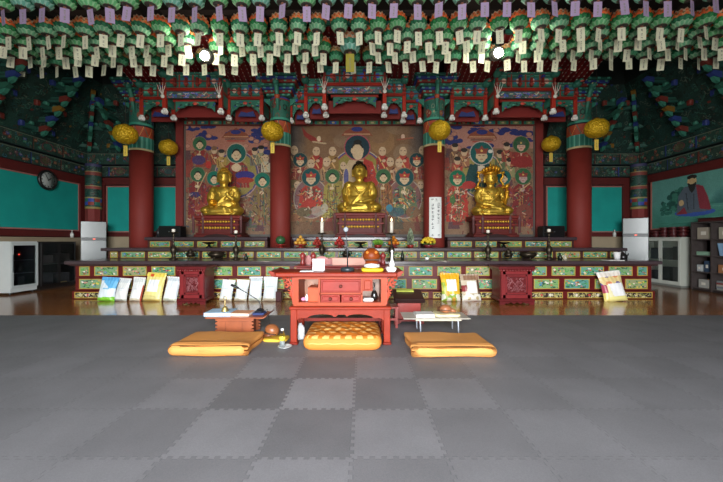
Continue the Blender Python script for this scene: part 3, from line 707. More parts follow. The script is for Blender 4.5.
def statue(px, Y, z, sc, label, style):
    t = thing('golden_statue', label, 'statue', (S(px, Y), Y, z)); t.scale = (sc, sc, sc)
    m = MB(); m.smooth = True
    m.ell((0, .02, .13), (.52, .33, .13), 24, 12)                                             # lap
    for sg in (-1, 1):
        m.ell((sg * .45, -.1, .14), (.2, .25, .135), 18, 10)                                    # knees
        m.tube([(sg * .12, .05, .2), (sg * .3, -.02, .2), (sg * .47, -.12, .16)], [.15, .16, .13], 12)   # thighs
        m.ell((sg * .27, .03, .76), (.14, .13, .12)); m.ell((sg * .33, .02, .56), (.09, .12, .24))                                            # shoulders
        m.tube([(sg * .3, .03, .76), (sg * .39, 0, .6), (sg * .4, -.05, .43)], [.09, .085, .075], 12)
        if style == 'touch' and sg == -1:
            m.tube([(sg * .4, -.05, .43), (sg * .42, -.2, .33), (sg * .4, -.33, .25)], [.085, .065, .05], 10); m.ell((-.4, -.36, .2), (.05, .03, .08))
        elif style != 'touch' and sg == 1:
            m.tube([(.4, -.05, .43), (.34, -.2, .46), (.22, -.27, .55)], [.085, .065, .05], 10); m.ell((.2, -.28, .6), (.05, .03, .08))
        else:
            m.tube([(sg * .4, -.05, .43), (sg * .3, -.2, .33), (sg * .1, -.28, .29)], [.085, .065, .05], 10); m.ell((sg * .04, -.29, .29), (.1, .06, .035))
        m.ell((sg * .148, .0, 1.06), (.025, .04, .1), 8, 8)                                     # long ears
    m.tube([(-.47, -.14, .12), (-.2, -.3, .1), (.2, -.3, .12), (.4, -.16, .1)], [.09, .1, .1, .08], 12)   # crossed shins
    m.tube([(.47, -.14, .12), (.15, -.32, .17), (-.12, -.28, .22)], [.09, .085, .06], 12)
    m.ell((0, .04, .45), (.33, .2, .35), 20, 12); m.ell((0, .02, .69), (.32, .18, .19), 20, 12); m.ell((0, .03, .3), (.46, .24, .26), 20, 12)
    m.tube([(0, .02, .8), (0, 0, .95)], [.1, .085], 14)
    m.ell((0, -.01, 1.09), (.14, .15, .19), 22, 16); m.ell((0, -.07, 1.0), (.09, .075, .07))   # head, chin
    m.tube([(0, -.145, 1.12), (0, -.175, 1.06)], [.014, .026], 8)                               # nose
    m.ell((0, -.143, 1.0), (.042, .02, .014), 8, 6)                                             # lips
    for sg in (-1, 1): m.tube([(sg * .025, -.15, 1.14), (sg * .065, -.14, 1.15), (sg * .1, -.11, 1.13)], .011, 6); m.ell((sg * .06, -.135, 1.1), (.035, .014, .013), 8, 6)
    # robe: borders and drapery folds lying on the body
    for k in range(6):
        a = k * .055
        m.tube([(.27 - a * .3, -.1, .8 - a * .3), (.17 - a * .6, -.18, .62 - a), (.0 - a * .9, -.2, .47 - a), (-.2 - a * .2, -.15, .37 - a * .6)], .017, 6)
        m.tube([(.33 + .015 * k, -.06 + .02 * k, .74 - .05 * k), (.42, -.06, .56 - .06 * k), (.4, -.12, .4 - .04 * k)], .016, 6)
    m.tube([(-.24, -.07, .82), (-.12, -.17, .66), (0, -.19, .5)], .02, 6)
    for k in range(5): m.tube([(-.42 + .06 * k, -.32 + abs(k - 2) * .01, .16), (-.3 + .12 * k, -.36, .06), (-.4 + .2 * k, -.35, .02)], .018, 6)
    m.tube([(-.56, -.06, .03), (-.45, -.3, .025), (-.2, -.38, .02), (0, -.4, .02), (.2, -.38, .02), (.45, -.3, .025), (.56, -.06, .03)], .035, 8)
    if style == 'touch': m.tube([(-.29, .02, .82), (-.33, -.08, .7), (-.36, -.1, .5)], .02, 6)
    warp(m); remeshed(m, .013, 3, GOLD, 'body', 'gold', t)
    if style == 'crown':
        m = MB('d8a030'); m.lathe([(.15, 1.17), (.165, 1.2), (.16, 1.25)], (0, 0, 0), 24)
        for k in range(9):
            a = -PI / 2 + (k - 4) * .42; c, s_ = math.cos(a), math.sin(a); h = .17 - .012 * abs(k - 4) ** 1.5
            m.tube([(.16 * c, .16 * s_, 1.24), (.2 * c, .2 * s_, 1.24 + h * .6), (.17 * c, .17 * s_, 1.24 + h)], [.035, .045, .006], 6); m.ell((.21 * c, .21 * s_, 1.24 + h * .5), .024, 8, 6)
        m.ell((0, .02, 1.3), (.1, .1, .11)); m.tube([(0, 0, 1.38), (0, 0, 1.5)], [.04, .008], 8)
        warp(m); m.build('crown', 'gold', t)
        for sg in (-1, 1):
            m = MB('d8a030')
            m.tube([(sg * .17, -.03, 1.22), (sg * .27, -.02, 1.24), (sg * .3, 0, 1.15), (sg * .24, 0, 1.05), (sg * .3, 0, .95), (sg * .36, .0, .86)], [.02, .03, .028, .022, .025, .03], 6)
            m.ell((sg * .36, -.02, .85), (.07, .06, .05)); m.ell((sg * .42, 0, .83), (.05, .04, .035)); m.ell((sg * .3, -.02, 1.24), .035)
            warp(m); m.build('ribbon', 'gold', t)
        m = MB('d8a030').tube([(.33, -.28, .3), (.34, -.3, .6), (.33, -.3, .82)], [.045, .05, .03], 8); m.ell((.33, -.3, .84), (.07, .06, .07)).ell((.35, -.3, .68), (.06, .05, .05)).ell((.36, -.29, .52), (.065, .05, .05)); warp(m); m.build('lotus_stem', 'gold', t)
    else:
        m = MB('3a2f22' if style == 'touch' else 'c89a34'); rng = random.Random(3)
        m.ell((0, .03, 1.16), (.15, .15, .135), 20, 12); m.ell((0, .03, 1.27), (.085, .085, .085), 14, 10)
        for k in range(150):
            u = rng.uniform(-.15, 1); a = rng.uniform(0, 2 * PI); q = math.sqrt(1 - u * u)
            x, y, zz = .15 * q * math.cos(a), .03 + .15 * q * math.sin(a), 1.16 + .135 * u
            if y < -.04 and zz < 1.21: continue
            m.ell((x, y, zz), .018, 6, 4)
        for k in range(50):
            u = rng.uniform(-.3, 1); a = rng.uniform(0, 2 * PI); q = math.sqrt(1 - u * u); m.ell((.085 * q * math.cos(a), .03 + .085 * q * math.sin(a), 1.27 + .085 * u), .016, 6, 4)
        warp(m); m.build('hair', 'bronze' if style == 'touch' else 'gold', t)
        if style == 'bowl':
            m = MB('e8a428').lathe([(.05, .25), (.1, .27), (.13, .33), (.12, .38), (.09, .39)], (-.19, -.33, 0), 18)
            m.ell((-.19, -.33, .4), (.09, .09, .05)); m.tube([(-.19, -.33, .4), (-.19, -.33, .5)], [.03, .005], 8); warp(m); m.build('alms_bowl', 'gold', t)
    return t
def pedestal(px, Y, z0, z1, W, label):
    t = thing('statue_pedestal', label, 'pedestal', (S(px, Y), Y, z0), 0, 'carved red statue pedestals'); H = z1 - z0; D = .34
    MB('5e201c').box(-W * .43, W * .43, -D * .84, D * .84, .06, H - .06, .02).build('body', 'red_wood', t)
    MB('742822').box(-W * .5, W * .5, -D, D, H - .09, H, .02).box(-W * .47, W * .47, -D * .92, D * .92, H - .14, H - .08, .015).build('top_slab', 'red_wood', t)
    m = MB('5e201c').box(-W * .5, W * .5, -D, D, 0, .07, .015)
    m.box(-W * .46, W * .46, -D * .95, D * .95, .07, .12, .01); m.build('base_slab', 'red_wood', t)
    for zz in (H * .43, H * .72):
        m = MB('d2a63a'); rng = random.Random(int(px))
        for k in range(13): m.ell((-W * .34 + W * .68 * k / 12, -D * .86, zz), (W * .03, .02, .03 + .008 * (k % 2)), 8, 6)
        m.build('gilt_frieze', 'gold', t)
    m = MB('7c2c26').box(-W * .46, W * .46, -D * .92, -D * .86, H * .53, H * .6, .008); m.build('rail', 'red_wood', t)
    for sg in (-1, 1):
        for q in (.5, .3):
            MB('6f4a4a').lathe([(.03, .1), (.03, H * .8), (.045, H * .83), (.03, H * .9), (.012, H * 1.0)], (sg * W * q, -D * .97, 0), 10).build('baluster', 'red_wood', t)
    m = MB('2a1412')
    m.prism([(-W * .3, .0), (-W * .22, .05), (0, .085), (W * .22, .05), (W * .3, 0)], 'y', -D * 1.02, -D * .98); m.build('carved_apron', 'red_wood', t)
    return t
for px, W, lb, st, sc, zt in ((222.5, 1.24, 'carved red pedestal under the golden statue with a small bowl', 'bowl', .99, 1.87), (360.5, 1.34, 'carved red pedestal under the middle golden statue', 'touch', 1.07, 1.94), (491.5, 1.2, 'carved red pedestal under the crowned golden statue', 'crown', .97, 1.87)):
    pedestal(px, 8.94, 1.3, zt, W, lb)
    statue(px + (1.5 if st == 'bowl' else -1), 8.94, zt + .016, sc, {'bowl': 'golden seated statue holding a small bowl, on the clock-side pedestal', 'touch': 'golden seated statue with dark hair on the middle pedestal', 'crown': 'golden seated statue wearing a tall ornate crown'}[st], st)

# ================================================================== CARVED CANOPIES OVER THE STATUES
def green_frieze(L, H, seed):
    cv = Cv(max(12, int(L * 60)), max(6, int(H * 60)), (0, 0, L, H), '2a6a5c'); rng = random.Random(seed); n = max(1, round(L / .34)); P = L / n
    for i in range(n):
        x = i * P
        cv.rect(x, 0, x + .03, H, 'a03a2e'); cv.rect(x + P * .18, H * .25, x + P * .88, H * .75, rng.choice(['2f6f86', '5aa890', '2a5f54'])); cv.el(x + P * .52, H * .5, P * .16, H * .2, rng.choice(['c4574a', '3d57b8', 'd8b0a0', '3d57b8', 'b0443a']))
        cv.line(x + .04, H * .1, x + P, H * .1, .02, '5f9a86'); cv.line(x + .04, H * .9, x + P, H * .9, .02, '173f38')
    return cv
def fine_band(L, H, seed):
    cv = Cv(max(16, int(L * 70)), max(6, int(H * 70)), (0, 0, L, H), '45565c'); rng = random.Random(seed)
    for _ in range(int(L * 60)):
        x, y = rng.uniform(0, L), rng.uniform(0, H); a = rng.uniform(0, PI)
        cv.line(x, y, x + .08 * math.cos(a), y + .05 * math.sin(a), .025, rng.choice(['7c7ab0', '3a8574', 'a85a50', 'b8b8a0', '3d57b8', '2a3f3a', '8f5a6a']))
    return cv
def canopy(label, cx, secs, YBk):
    """secs: (x0, x1, front depth, is raised) in metres; posts hang at every section end"""
    t = thing('altar_canopy', label, 'canopy', (cx, 0, 0), 0, 'carved canopies over the statues')
    done = set()
    for si, (x0, x1, Y, main) in enumerate(secs):
        W = x1 - x0
        e0, e1 = (4.98, 5.31) if main else (4.95, 5.26)
        m = MB('235a4e').box(x0, x1, Y - .02, Y + .06, e0, e1); m.canvas(green_frieze(W, e1 - e0, si + int(cx * 9)), (x0, Y - .023, e0), (W, 0, 0), (0, 0, e1 - e0))
        m.col('357a6a').box(x0 - .05, x1 + .05, Y - .06, Y + .06, e1, e1 + .05, .01); m.build('entablature', 'paint', t)
        m = MB()
        for k in range(max(2, round(W / .26)) + 1):
            xx = x0 + W * k / max(2, round(W / .26)); m.col('7c221c').box(xx - .022, xx + .022, Y - .09, Y, e0 + .02, e1 - .02); m.col(('2c408c', '357a6a')[k % 2]).box(xx - .04, xx + .04, Y - .12, Y - .02, e1 - .1, e1 - .05, .008); m.col('8c3a30').box(xx - .05, xx + .05, Y - .1, Y - .02, e0 + .06, e0 + .1, .008)
        m.col('7c221c').box(x0, x1, Y - .05, Y, e0 + .15, e0 + .17); m.build('bracket_row', 'paint', t)
        MB('8c261e').box(x0 - .03, x1 + .03, Y - .06, Y + .06, e0 - .08, e0 - .005, .01).build('beam', 'lacquer', t)
        zt = e0 - .085
        if main:
            m = MB('3a5f5c').box(x0 + .05, x1 - .05, Y - .01, Y + .04, zt - .16, zt); m.canvas(fine_band(W - .1, .16, 5 + si), (x0 + .05, Y - .013, zt - .16), (W - .1, 0, 0), (0, 0, .16)); m.build('painted_band', 'paint', t)
            MB('8c2a22').box(x0 + .14, x1 - .14, Y + .1, Y + .16, zt - .2, zt - .15).build('inner_beam', 'lacquer', t)
            zt -= .2; a0, a1, yy = x0 + .2, x1 - .2, Y + .12
        else:
            a0, a1, yy = x0 + .05, x1 - .05, Y
        # scalloped frieze hanging below
        H = .26 if main else .4; w = a1 - a0; n = 24; poly = [(a0, zt), (a1, zt)]
        for k in range(n + 1):
            u = k / n; sc_ = abs(2 * u - 1)
            d = H * (.42 + .58 * sc_ ** 2.2) - .035 * abs(math.sin(u * PI * 5))
            poly.append((a1 - w * u, zt - d))
        m = MB('2a6a5a').prism(poly, 'y', yy - .015, yy + .02)
        rng = random.Random(si)
        for k in range(int(w * 26)):
            u = rng.random(); sc_ = abs(2 * u - 1); d = H * (.35 + .55 * sc_ ** 2.2)
            m.col(rng.choice(['4f9a82', '163a32', '8c3a30', '2c408c', '163a32', '8a9a78'])); m.ell((a0 + w * u, yy - .017, zt - rng.uniform(.03, d)), (.035, .01, .018), 8, 5)
        m.col('c4483c').ell(((a0 + a1) / 2, yy - .02, zt - H * .2), (.06, .02, .04), 8, 5); m.build('scalloped_frieze', 'paint', t)
        if not main:
            m = MB('2a3878').prism([(a0 + w * .2, zt - H * .95), (a0 + w * .3, zt - H * .62), (a0 + w * .5, zt - H * .72), (a0 + w * .72, zt - H * .6), (a0 + w * .8, zt - H * .95)], 'y', yy + .1, yy + .14); m.build('blue_cloud_board', 'paint', t)
        MB('7a1f1c').box(x0 + .05, x1 - .05, yy + .3, yy + .34, 4.42, zt + .04).build('back_board', 'wall_paint', t)
        for x in (x0, x1):
            key = (round(x, 2), round(Y, 2))
            if key in done: continue
            done.add(key)
            p = MB('a83226').box(x - .045, x + .045, Y - .05, Y + .04, 4.47, e0 + .04, .008).build('hanging_post', 'lacquer', t)
            b = MB('e4e6e4'); b.ell((x, Y - .005, 4.4), (.062, .062, .065), 12, 8); b.lathe([(.05, 4.44), (.055, 4.46), (.04, 4.485)], (x, Y - .005, 0), 12)
            for k in range(5):
                aa = 2 * PI * k / 5; b.ell((x + .05 * math.cos(aa), Y - .005 + .05 * math.sin(aa), 4.39), (.035, .035, .05), 8, 6)
            b.build('white_bud', 'plastic', p)
            g = MB('2f7464'); g.ell((x, Y - .1, e1 - .02), (.1, .14, .09)); g.ell((x, Y - .24, e1 + .0), (.06, .09, .05)); g.tube([(x, Y - .05, e1 + .05), (x, Y - .12, e1 + .14)], [.03, .008], 6)
            g.col('c4574a').ell((x, Y - .3, e1 - .03), (.045, .04, .02), 8, 6); g.build('carved_head', 'paint', t)
            if main:
                wks = MB('dcdcd4')
                for k in range(4):
                    aa = (k - 1.5) * .5; wks.tube([(x, Y - .09, e0 - .22), (x + .07 * math.sin(aa), Y - .14, e0 - .12), (x + .17 * math.sin(aa), Y - .16, e0 + .08 * math.cos(aa))], [.006, .008, .003], 5)
                wks.ell((x, Y - .1, e0 - .24), (.05, .04, .05), 8, 6); wks.build('white_whiskers', 'plastic', t)
        # sloping eave with battens
        ez = e1 + .05; m = MB('6e1a1c'); D, R = 1.0, .34; xa, xb = x0 - .2, x1 + .2
        m.add([(xa, Y - D, ez + R), (xb, Y - D, ez + R), (xb, Y + .1, ez), (xa, Y + .1, ez)], [(0, 1, 2, 3)]); m.add([(xa, Y - D, ez + R + .04), (xb, Y - D, ez + R + .04), (xb, Y + .1, ez + .5), (xa, Y + .1, ez + .5)], [(0, 1, 2, 3), ])
        m.col('2f7564').box(xa, xb, Y - D - .03, Y - D + .02, ez + R - .01, ez + R + .08)
        nb = max(3, int((xb - xa) / .13))
        for k in range(nb + 1):
            x = xa + (xb - xa) * k / nb; m.col('84201f'); m.tube([(x, Y + .08, ez - .012), (x, Y - D, ez + R - .012)], .03, 6)
            m.col('cfc4b4')
            for q in range(9): yy2 = Y - D * (q + .6) / 9.6; m.ell((x, yy2, ez + R * (Y - yy2) / D - .045), (.014, .026, .008), 6, 4)
        m.build('eave', 'lacquer', t)
    # returns to the wall behind
    x0 = min(s_[0] for s_ in secs); x1 = max(s_[1] for s_ in secs)
    for x, Yf in [(q, s_[2]) for s_ in secs for q in (s_[0], s_[1])]:
        m = MB('8c2a22').box(x - .03, x + .03, Yf + .06, YBk, 4.87, 4.95); m.col('2f7564').box(x - .025, x + .025, Yf + .06, YBk, 4.95, 5.25); m.col('3a8574').box(x - .02, x + .02, Yf + .06, min(YBk, Yf + .6), 4.6, 4.87); m.build('side_return', 'lacquer', t)
    MB('55171a').box(x0, x1, YBk - .06, YBk, 4.97, 6.2).build('back_wall', 'wall_paint', t)
    return t
Yw, Yc = 8.6, 8.17
c = S(202, Yw)
canopy('carved canopy over the golden statue holding a small bowl', c, [(S(165, Yc) - c, S(221, Yc) - c, Yc, True), (-1.56, S(165, Yc) - c - .02, Yw, False), (S(229, Yw) - c, 1.56, Yw, False)], 9.4)
c = S(514, Yw)
canopy('carved canopy over the crowned golden statue', c, [(S(496, Yc) - c, S(553, Yc) - c, Yc, True), (-1.62, S(485, Yw) - c, Yw, False), (S(553, Yc) - c + .02, 1.58, Yw, False)], 9.4)
c = S(355, Yw)
canopy('widest carved canopy, in three stepped stages, over the middle golden statue', c, [(S(324.5, 7.9) - c, S(384.5, 7.9) - c, 7.9, True), (S(306, 8.4) - c, S(324.5, 7.9) - c - .02, 8.4, False), (S(384.5, 7.9) - c + .02, S(404, 8.4) - c, 8.4, False), (S(291, 8.8) - c, S(306, 8.4) - c - .02, 8.8, False), (S(404, 8.4) - c + .02, S(419.5, 8.8) - c, 8.8, False)], 9.4)
# ================================================================== LOTUS LANTERNS
def petal_ring(m, n, r0, r1, z0, z1, w, curl, cols, off=0.0, nv=4):
    for k in range(n):
        a = 2 * PI * (k + off) / n; ca, sa = math.cos(a), math.sin(a)
        def fn(u, v):
            prof = math.sin(PI * min(1, .18 + v * .62)) if v < .75 else math.sin(PI * .645) * (1 - v) / .25
            s_ = (u - .5) * w * max(prof, .03); rr = r0 + (r1 - r0) * math.sin(v * PI / 2) + curl * v * v - abs(u - .5) ** 2 * .05
            return (ca * rr - sa * s_, sa * rr + ca * s_, z0 + (z1 - z0) * v)
        m.grid(fn, 4, nv, cols)
def lantern_meshes(kind):
    lantern_mid = {'a': '5aa870', 'b': '6ab088', 'c': '3f9468', 'd': '64a898'}
    g = {'a': ('1c6a3e', '2a8a4c', '86bd92'), 'b': ('1c6448', '2c8058', '96c4a0'), 'c': ('15603f', '1c7a4c', '58a07c'), 'd': ('2a6a54', '3f8a74', '8ec0b4')}[kind]
    o_ = {'a': ('d8703c', 'e8602a'), 'b': ('dc925c', 'e4682f'), 'c': ('a08a58', 'b8804c'), 'd': ('c0a890', 'c87850')}[kind]
    m = MB('57524a'); m.lathe([(.015, .0), (.1, .0), (.112, .012), (.125, .06), (.15, .13), (.145, .2), (.1, .235), (.02, .24)], seg=20, cols=['3c3833', '7a8068', g[2], g[0], g[0], o_[0], o_[1]])
    for k in range(14): a = 2 * PI * k / 14; m.col('3a362f').tube([(.03 * math.cos(a), .03 * math.sin(a), -.002), (.095 * math.cos(a), .095 * math.sin(a), -.002)], .0045, 4)
    m.col('8a5a4a').ell((0, 0, -.004), (.03, .03, .014), 8, 6)
    m.col('2a2420').tube([(0, 0, .235), (0, 0, .2965)], .005, 5)
    body = m.mesh('lotus_lantern', 'petal')
    def pcol(mid, edge): return lambda u, v: edge if (abs(u - .5) > .3 or v > .8) else mid
    m = MB(); petal_ring(m, 12, .103, .155, .0, .075, .09, .012, pcol(lantern_mid[kind], g[2])); petal_ring(m, 11, .115, .165, .045, .14, .105, .014, pcol(g[1], g[0]), .5); petal_ring(m, 11, .12, .16, .07, .155, .1, .008, pcol(g[0], g[1]), .2); leaf = m.mesh('green_leaf', 'petal')
    m = MB(); petal_ring(m, 11, .13, .175, .1, .2, .1, .01, pcol(o_[1], o_[0]), .25); petal_ring(m, 10, .12, .145, .15, .265, .1, -.005, pcol(o_[1], 'd8b898'), 0); pet = m.mesh('orange_petal', 'petal')
    return body, leaf, pet
LM = {k: lantern_meshes(k) for k in 'abcd'}
def tag_mesh(c, seed):
    cv = Cv(10, 22, (0, 0, 10, 22), c); rng = random.Random(seed)
    for y in range(3, 19): 
        if rng.random() < .75: cv.rect(4 + rng.choice([0, 0, 1]), y, 6, y + .8, '8d8f84', .75)
    m = MB(c).box(-.068, .068, -.0015, .0015, -.24, -.015); m.canvas(cv, (-.068, -.002, -.24), (.136, 0, 0), (0, 0, .225)); m.col('b8a878').tube([(0, 0, -.02), (0, 0, .005)], .004, 5)
    return m.mesh('paper_tag', 'paper')
TAGS = {'lilac': [tag_mesh('b09cc6', s_) for s_ in (1, 2)], 'cream': [tag_mesh('e6e8d0', s_) for s_ in (3, 4, 5)], 'olive': [tag_mesh('a8a040', 6)]}
rowsL = [(5.44, 'lilac', 'row with lilac tags', 'ad'), (6.1, 'cream', 'frontmost row of cream-tagged lanterns', 'ab'), (6.47, 'cream', 'second row of cream-tagged lanterns', 'ba'), (6.84, 'cream', 'third row of cream-tagged lanterns', 'ab'), (7.2, 'cream', 'rear row of cream-tagged lanterns', 'cb')]
rng = random.Random(12)
for ri, (Yr, tc_, rowname, kinds) in enumerate(rowsL):
    n = int(Yr * 2 * 1.12 / .368) + 1; items = []
    for k in range(n):
        x = (k - n / 2 + .5) * .368 + rng.uniform(-.008, .008) + (.12 if ri % 2 else 0)
        y = Yr * (1 - .0034 * x); z = 5.055 + (.1, .07, .09, .105, .1)[ri] + rng.uniform(-.03, .03)
        px = CX + F * x / y
        if ri in (2, 3) and (abs(px - 206) < 11 or abs(px - 497.5) < 11): continue
        if ri in (2, 3) and abs(px - 350) < 20: continue
        if -9 < px < 732: items.append((x, y, z))
    for i, (x, y, z) in enumerate(items):
        kk = rng.choice(kinds); body, leaf, pet = LM[kk]
        mid = len(items) // 2
        lb = ('%s lotus lantern from the left in the %s' % (ORD[i], rowname)) if i < mid else ('%s lotus lantern from the right in the %s' % (ORD[len(items) - 1 - i], rowname))
        o = bpy.data.objects.new('hanging_lotus_lantern', body); COL.objects.link(o); o.rotation_euler = (rng.uniform(-.09, .09), rng.uniform(-.09, .09), rng.uniform(0, 2 * PI)); o.scale = (.95, .95, 1.08)
        o.location = Vector((x, y, 5.345 + (.1, .07, .09, .105, .1)[ri])) - o.rotation_euler.to_matrix() @ Vector((0, 0, .33))
        tag(o, lb, 'lantern', 'lotus lanterns hanging in rows')
        inst(leaf, 'green_leaf', o); inst(pet, 'orange_petal', o)
        p = inst(rng.choice(TAGS[tc_]), 'paper_tag', o); p.rotation_euler = (0, 0, -o.rotation_euler.z + rng.uniform(-.5, .5))
    m = MB('18140f'); xs = [k * .5 for k in range(-17, 18)]
    m.tube([(x, Yr * (1 - .0034 * x), 5.345 + (.1, .07, .09, .105, .1)[ri]) for x in xs], .006, 5)
    tag(m.build('hanging_wire', 'paint'), 'thin dark wire carrying the ' + rowname, 'wire')
# one larger lantern in the middle
o = bpy.data.objects.new('hanging_lotus_lantern', LM['d'][0]); COL.objects.link(o); o.location = (S(350, 6.6), 6.62, 4.98); o.scale = (1.25, 1.25, 1.3)
tag(o, 'larger lotus lantern with a long olive tag, above the middle canopy', 'lantern', 'lotus lanterns hanging in rows')
inst(LM['d'][1], 'green_leaf', o); inst(LM['d'][2], 'orange_petal', o); q = inst(TAGS['olive'][0], 'paper_tag', o); q.scale = (1, 1, 1.25)
MB('18140f').tube([(0, 0, .25), (0, 0, .5)], .004, 5).build('cord', 'paint', o)

# ------------------------------------------------------------------ gold foil lanterns
def gold_lantern(px, py, Y, w, label):
    t = thing('gold_lantern', label, 'lantern', (S(px, Y), Y, Z(py, Y)), 0, 'gold foil lanterns')
    r = w / 2; h = r * .84; pr = [(.03, -h)] + [(r * math.cos(a) ** .8, h * math.sin(a)) for a in [(-.5 + k / 12) * PI * .96 for k in range(13)]] + [(.03, h)]
    rg = random.Random(int(px)); m = MB('cba41a'); nu, nv = 34, 17; vs = []
    for j in range(nv + 1):
        a = (-.5 + j / nv) * PI * .97
        for i in range(nu): k = 1 + rg.uniform(-.022, .022); b = 2 * PI * (i + .5 * (j % 2)) / nu; q = r * max(.03, math.cos(a)) ** .8 * k; vs.append((q * math.cos(b), q * math.sin(b), h * math.sin(a) * k))
    m.add(vs, [(j * nu + i, j * nu + (i + 1) % nu, (j + 1) * nu + (i + 1) % nu, (j + 1) * nu + i) for j in range(nv) for i in range(nu)] + [tuple(range(nu)), tuple(range(nv * nu, (nv + 1) * nu))], False)
    m.build('lantern_body', 'gold_foil', t)
    MB('8a6a1c').lathe([(.06, h - .01), (.06, h + .025), (.03, h + .03)], seg=14).build('top_cap', 'gold', t)
    m = MB('d8bc50').box(-.045, .045, -.004, .004, -h - .29, -h - .04); m.col('b89430').box(-.045, .045, -.006, .006, -h - .06, -h - .04); m.col('8a7a3a')
    for k in range(5): m.box(-.012, .012, -.006, -.004, -h - .25 + .035 * k, -h - .235 + .035 * k)
    m.tube([(0, 0, -h - .04), (0, 0, -h + .01)], .006, 5); m.build('hanging_tag', 'paper', t)
    MB('2a2420').tube([(0, 0, h + .02), (0, 0, 5.36 - Z(py, Y) if Y < 8 else 1.5)], .005, 5).build('cord', 'paint', t)
gold_lantern(125.5, 134.5, 7.62, .5, 'gold lantern in front of the column beside the clock wall')
gold_lantern(168.5, 147.5, 9.0, .47, 'smaller gold lantern between the outer column and the clock-side painting')
gold_lantern(272.5, 131.5, 7.62, .5, 'gold lantern in front of the plain column')
gold_lantern(439.5, 130.5, 7.62, .5, 'gold lantern in front of the column with the white sign')
gold_lantern(551, 144, 9.0, .47, 'smaller gold lantern between the mural-side painting and the outer column')
gold_lantern(596.5, 128.5, 7.62, .5, 'gold lantern in front of the column nearest the mural')

# ------------------------------------------------------------------ two ceiling floodlights
def flood(px, py, Y, label):
    t = thing('hanging_floodlight', label, 'lamp', (S(px, Y), Y, Z(py, Y)), 0, 'floodlights among the lanterns')
    MB('3a3a38').lathe([(.03, .02), (.1, .02), (.12, -.0), (.13, -.1), (.135, -.1), (.135, .0), (.1, .04)], seg=20).xf(Matrix.Rotation(PI / 2 + .35, 4, 'X') ).build('housing', 'plastic', t)
    MB('fff3d6').ell((0, -.06, -.03), (.09, .06, .09), 18, 12).build('lamp_lens', 'lens', t)
    MB('2a2a28').tube([(0, .05, .02), (0, .06, .1), (0, .06, .17)], .012, 6).build('drop_rod', 'paint', t)
flood(206, 56, 6.66, 'bright round floodlight among the lanterns above the clock-side canopy')
flood(497.5, 53, 6.66, 'bright round floodlight among the lanterns above the crowned statue canopy')

# ------------------------------------------------------------------ wall clock, mural, sign
t = thing('wall_clock', 'round dark-rimmed wall clock on the teal wall', 'clock', (XL + .075, S(44, 1) and 8.5 * F / 317.5, 2.83))
m = MB('1c1a1a').lathe([(.2, 0), (.265, .0), (.27, .03), (.25, .06), (.215, .06), (.21, .04)], seg=36).xf(Matrix.Rotation(PI / 2, 4, 'Y')); m.build('rim', 'plastic', t)
m = MB('9aa09c').lathe([(.205, .041), (.205, .043)], seg=36)
for k in range(12):
    a = k * PI / 6; m.col('2a2a2a'); mk = m.mark(); m.box(.16, .195, -.008 if k % 3 else -.014, .008 if k % 3 else .014, .043, .045); m.xf(Matrix.Rotation(a, 4, 'Z'), mk)
m.xf(Matrix.Rotation(PI / 2, 4, 'Y')); m.build('dial', 'paper', t)
for nm, l, w, a in (('hour_hand', .1, .012, 2.2), ('minute_hand', .16, .008, -2.6)):
    m = MB('151515').box(-.02, l, -w, w, .046, .05).xf(Matrix.Rotation(PI / 2, 4, 'Y') @ Matrix.Rotation(a, 4, 'Z')); m.build(nm, 'paint', t)
# mural: a seated bearded figure in a green landscape
Y0m, Y1m, z0m, z1m = 5.6, 9.72, 1.56, 3.0
Lm, Hm = Y1m - Y0m, z1m - z0m
cv = Cv(300, 110, (0, 0, Lm, Hm), '5f9a90'); rng = random.Random(4)
for k in range(30): cv.rect(0, Hm * (.5 + k / 60), Lm, Hm, '3f8472', .06)
for x, w_, h_ in ((1.9, .35, .42), (2.25, .3, .62), (2.6, .4, .4), (3.1, .5, .5), (3.6, .5, .7)):
    for k in range(9): f = 1 - k / 9; cv.poly([(x - w_ * f, Hm * .62), (x - w_ * .4 * f, Hm * .62 - h_ * f * .8), (x, Hm * .62 - h_ * f), (x + w_ * .3 * f, Hm * .62 - h_ * f * .7), (x + w_ * f, Hm * .62)], '27585a', .12)
cv.blobs(rng, 70, .07, ['2c6a5c', '1f5248', '3f7d6a'], (.55, Hm * .3, 1.05, Hm * .66)); cv.blobs(rng, 26, .05, ['2c6a5c', '1f5248'], (.3, Hm * .5, .6, Hm * .72))
for _ in range(90): x, y = rng.uniform(0, Lm), rng.uniform(Hm * .6, Hm); cv.line(x, y, x + rng.uniform(.1, .5), y + rng.uniform(-.05, .05), .02, rng.choice(['3a7a62', '2f6a58', '6aa890']), .6)
fx = Y1m - 8.45
fx = Y1m - 8.55
cv.el(fx + .05, Hm * (.03 + .76 * .93), .52, .1, '3a58a8'); cv.poly([(fx - .42, Hm * (.03 + .76 * .95)), (fx - .36, Hm * (.03 + .76 * .5)), (fx - .2, Hm * (.03 + .76 * .3)), (fx + .18, Hm * (.03 + .76 * .28)), (fx + .36, Hm * (.03 + .76 * .5)), (fx + .46, Hm * (.03 + .76 * .92))], '5a6470')
cv.poly([(fx + .1, Hm * (.03 + .76 * .28)), (fx + .28, Hm * (.03 + .76 * .34)), (fx + .4, Hm * (.03 + .76 * .6)), (fx + .48, Hm * (.03 + .76 * .9)), (fx + .2, Hm * (.03 + .76 * .86)), (fx + .14, Hm * (.03 + .76 * .5))], '8c3440'); cv.poly([(fx - .42, Hm * (.03 + .76 * .95)), (fx - .2, Hm * (.03 + .76 * .78)), (fx - .12, Hm * (.03 + .76 * .95))], '8c3440')
cv.line(fx - .15, Hm * (.03 + .76 * .45), fx - .1, Hm * (.03 + .76 * .85), .03, '3c444c'); cv.line(fx + .05, Hm * (.03 + .76 * .5), fx + .05, Hm * (.03 + .76 * .85), .03, '3c444c')
